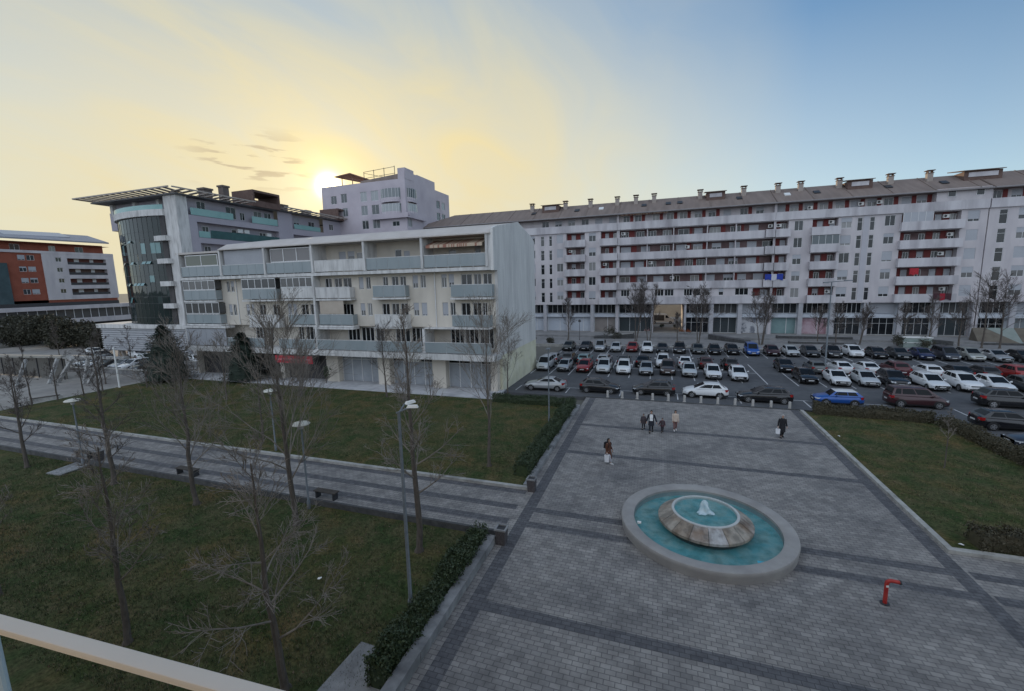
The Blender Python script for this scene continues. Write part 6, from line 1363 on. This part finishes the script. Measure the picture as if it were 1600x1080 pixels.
    return t, [rotz(wr_pm, rz)+Vector((x, y, z)) for wr_pm in (hands[0][3], hands[1][3])]
def rotz(v, a): return Vector((v.x*math.cos(a)-v.y*math.sin(a), v.x*math.sin(a)+v.y*math.cos(a), v.z))
HB = cloth('black_hair', (.012, .010, .009)); HD = cloth('brown_hair', (.03, .018, .012)); HG = cloth('grey_hair', (.35, .34, .33))
BLK = cloth('black', (.010, .010, .013)); NAVY = cloth('navy', (.012, .014, .022)); DKT = cloth('dark_trousers', (.014, .014, .018)); BRN = cloth('brown_coat', (.075, .028, .016)); BGE = cloth('beige_jacket', (.44, .36, .30)); PNK = cloth('dusty_pink', (.16, .075, .07)); JN = cloth('light_jeans', (.30, .30, .33)); WHT = cloth('white_shirt', (.62, .62, .62)); GRY = cloth('grey_jacket', (.05, .04, .045)); RDK = cloth('dark_plum', (.045, .018, .024))
def bag(hand, label, sz, mat, handle=.16):
    x, y, z = hand; t = thing('carrier_bag', (x, y, z-handle-sz[1]), label, 'bag'); m = MB(); w_, h_ = sz; r = random.Random(int(x*100))
    zt, zb = z-handle, z-handle-h_
    m.prism([(x-w_*.42, y-.09, zb), (x+w_*.42, y-.09, zb), (x+w_*.42, y+.09, zb), (x-w_*.42, y+.09, zb)], [(x-w_*.5, y-.05, zt), (x+w_*.5, y-.03, zt+.02), (x+w_*.5, y+.05, zt+.02), (x-w_*.5, y+.05, zt)]); m.build('sack', mat, t)
    m = MB()
    for dy in (-.03, .03): m.tube([(x-w_*.3, y+dy, zt), (x-.03, y+dy*.5, z-.04), (x, y, z-.025), (x+.03, y+dy*.5, z-.04), (x+w_*.3, y+dy, zt)], .009, 5)
    m.build('handle', mat, t)
PL = pmat('white_plastic_bag', (.62, .62, .64), .5, (.72, .72, .74), 6)
p, h = person(8.86, 36.0, 1.76, 0, 'person in a long black coat walking alone near the right lawn, holding a white bag', BLK, BLK, HG, coat_len=.5, stride=.13, arms=((.1, -.02), (.08, .0)))
bag(h[0], 'white carrier bag held by the lone person in black', (.3, .34), PL)
p, h = person(-.45, 34.7, 1.78, 0, 'person in a dark open coat and pale shirt, walking between two children', NAVY, DKT, HB, coat_len=.38, stride=.2, arms=((.14, -.05), (.20, -.08)), shirt=WHT)
person(-1.05, 35.3, 1.28, R(-6), 'larger child in a dark jacket, left of the person in the dark open coat', GRY, DKT, HD, coat_len=.28, stride=.14, arms=((.1, 0), (.1, -.05)), puffy=1.25)
person(.38, 34.9, 1.16, R(5), 'smaller child in a plum jacket holding the hand of the person in the dark coat', RDK, DKT, HB, coat_len=.2, stride=.16, arms=((.22, -.05), (.1, 0)), shirt=GRY, puffy=1.1)
person(1.35, 35.6, 1.66, R(8), 'person in a short beige jacket and dusty pink trousers, walking right of the smaller child', BGE, PNK, HB, coat_len=.12, stride=.1, arms=((.03, -.12), (.04, -.1)), hair_long=True, shoes=(.5, .48, .47), puffy=1.08)
p, h = person(-3.0, 27.9, 1.68, R(62), 'person in a long brown coat with a dark backpack and white bag, walking right', BRN, JN, HB, coat_len=.58, stride=.25, arms=((.06, .05), (.09, -.02)), hair_long=True, shoes=(.5, .5, .5))
bag(h[1] if h[1].y < h[0].y else h[0], 'white carrier bag held by the person in the brown coat', (.32, .46), PL)
t = thing('backpack', (-3.27, 27.98, 1.02), 'small dark backpack worn by the person in the brown coat', 'bag'); m = MB()
q = Vector((-math.sin(R(62)), math.cos(R(62)), 0)); e = Vector((q.y, -q.x, 0)); c = Vector((-3.0, 27.9, 0))+q*.235
m.prism([c+e*a*.15+q*b*.075+Vector((0, 0, .98)) for a, b in ((-1, -1), (1, -1), (1, 1), (-1, 1))], [c+e*a*.12+q*b*.05+Vector((0, 0, 1.38)) for a, b in ((-1, -1), (1, -1), (1, 1), (-1, 1))]); m.build('sack', BLK, t); m = MB()
for s in (-.1, .1): m.tube([c+e*s+Vector((0, 0, 1.36)), c+e*s-q*.2+Vector((0, 0, 1.46)), c+e*s*1.3-q*.36+Vector((0, 0, 1.36)), c+e*s*1.5-q*.32+Vector((0, 0, 1.1))], .018, 5)
m.build('strap', BLK, t)
# bits of litter on the grass
for x, y, z, lb in ((12.75, 36.9, .13, 'white scrap of paper on the right lawn near the plaza kerb'), (12.75, 22.9, .13, 'pale crumpled scrap beside the near hedge of the right lawn'), (-13.4, 13.2, -.24, 'small white scrap on the near lawn left of the tall lamp')):
    m = MB(); r = random.Random(int(x*10+y)); P = [(x+.11*math.cos(a*1.05)*r.uniform(.6, 1.2), y+.09*math.sin(a*1.05)*r.uniform(.6, 1.2), z+r.uniform(0, .05)) for a in range(6)]
    for k in range(6): m.face([P[k], P[(k+1) % 6], (x, y, z+.07)])
    tag(m.build('paper_scrap', WHITEM, base=(x, y, z)), lb, 'litter')
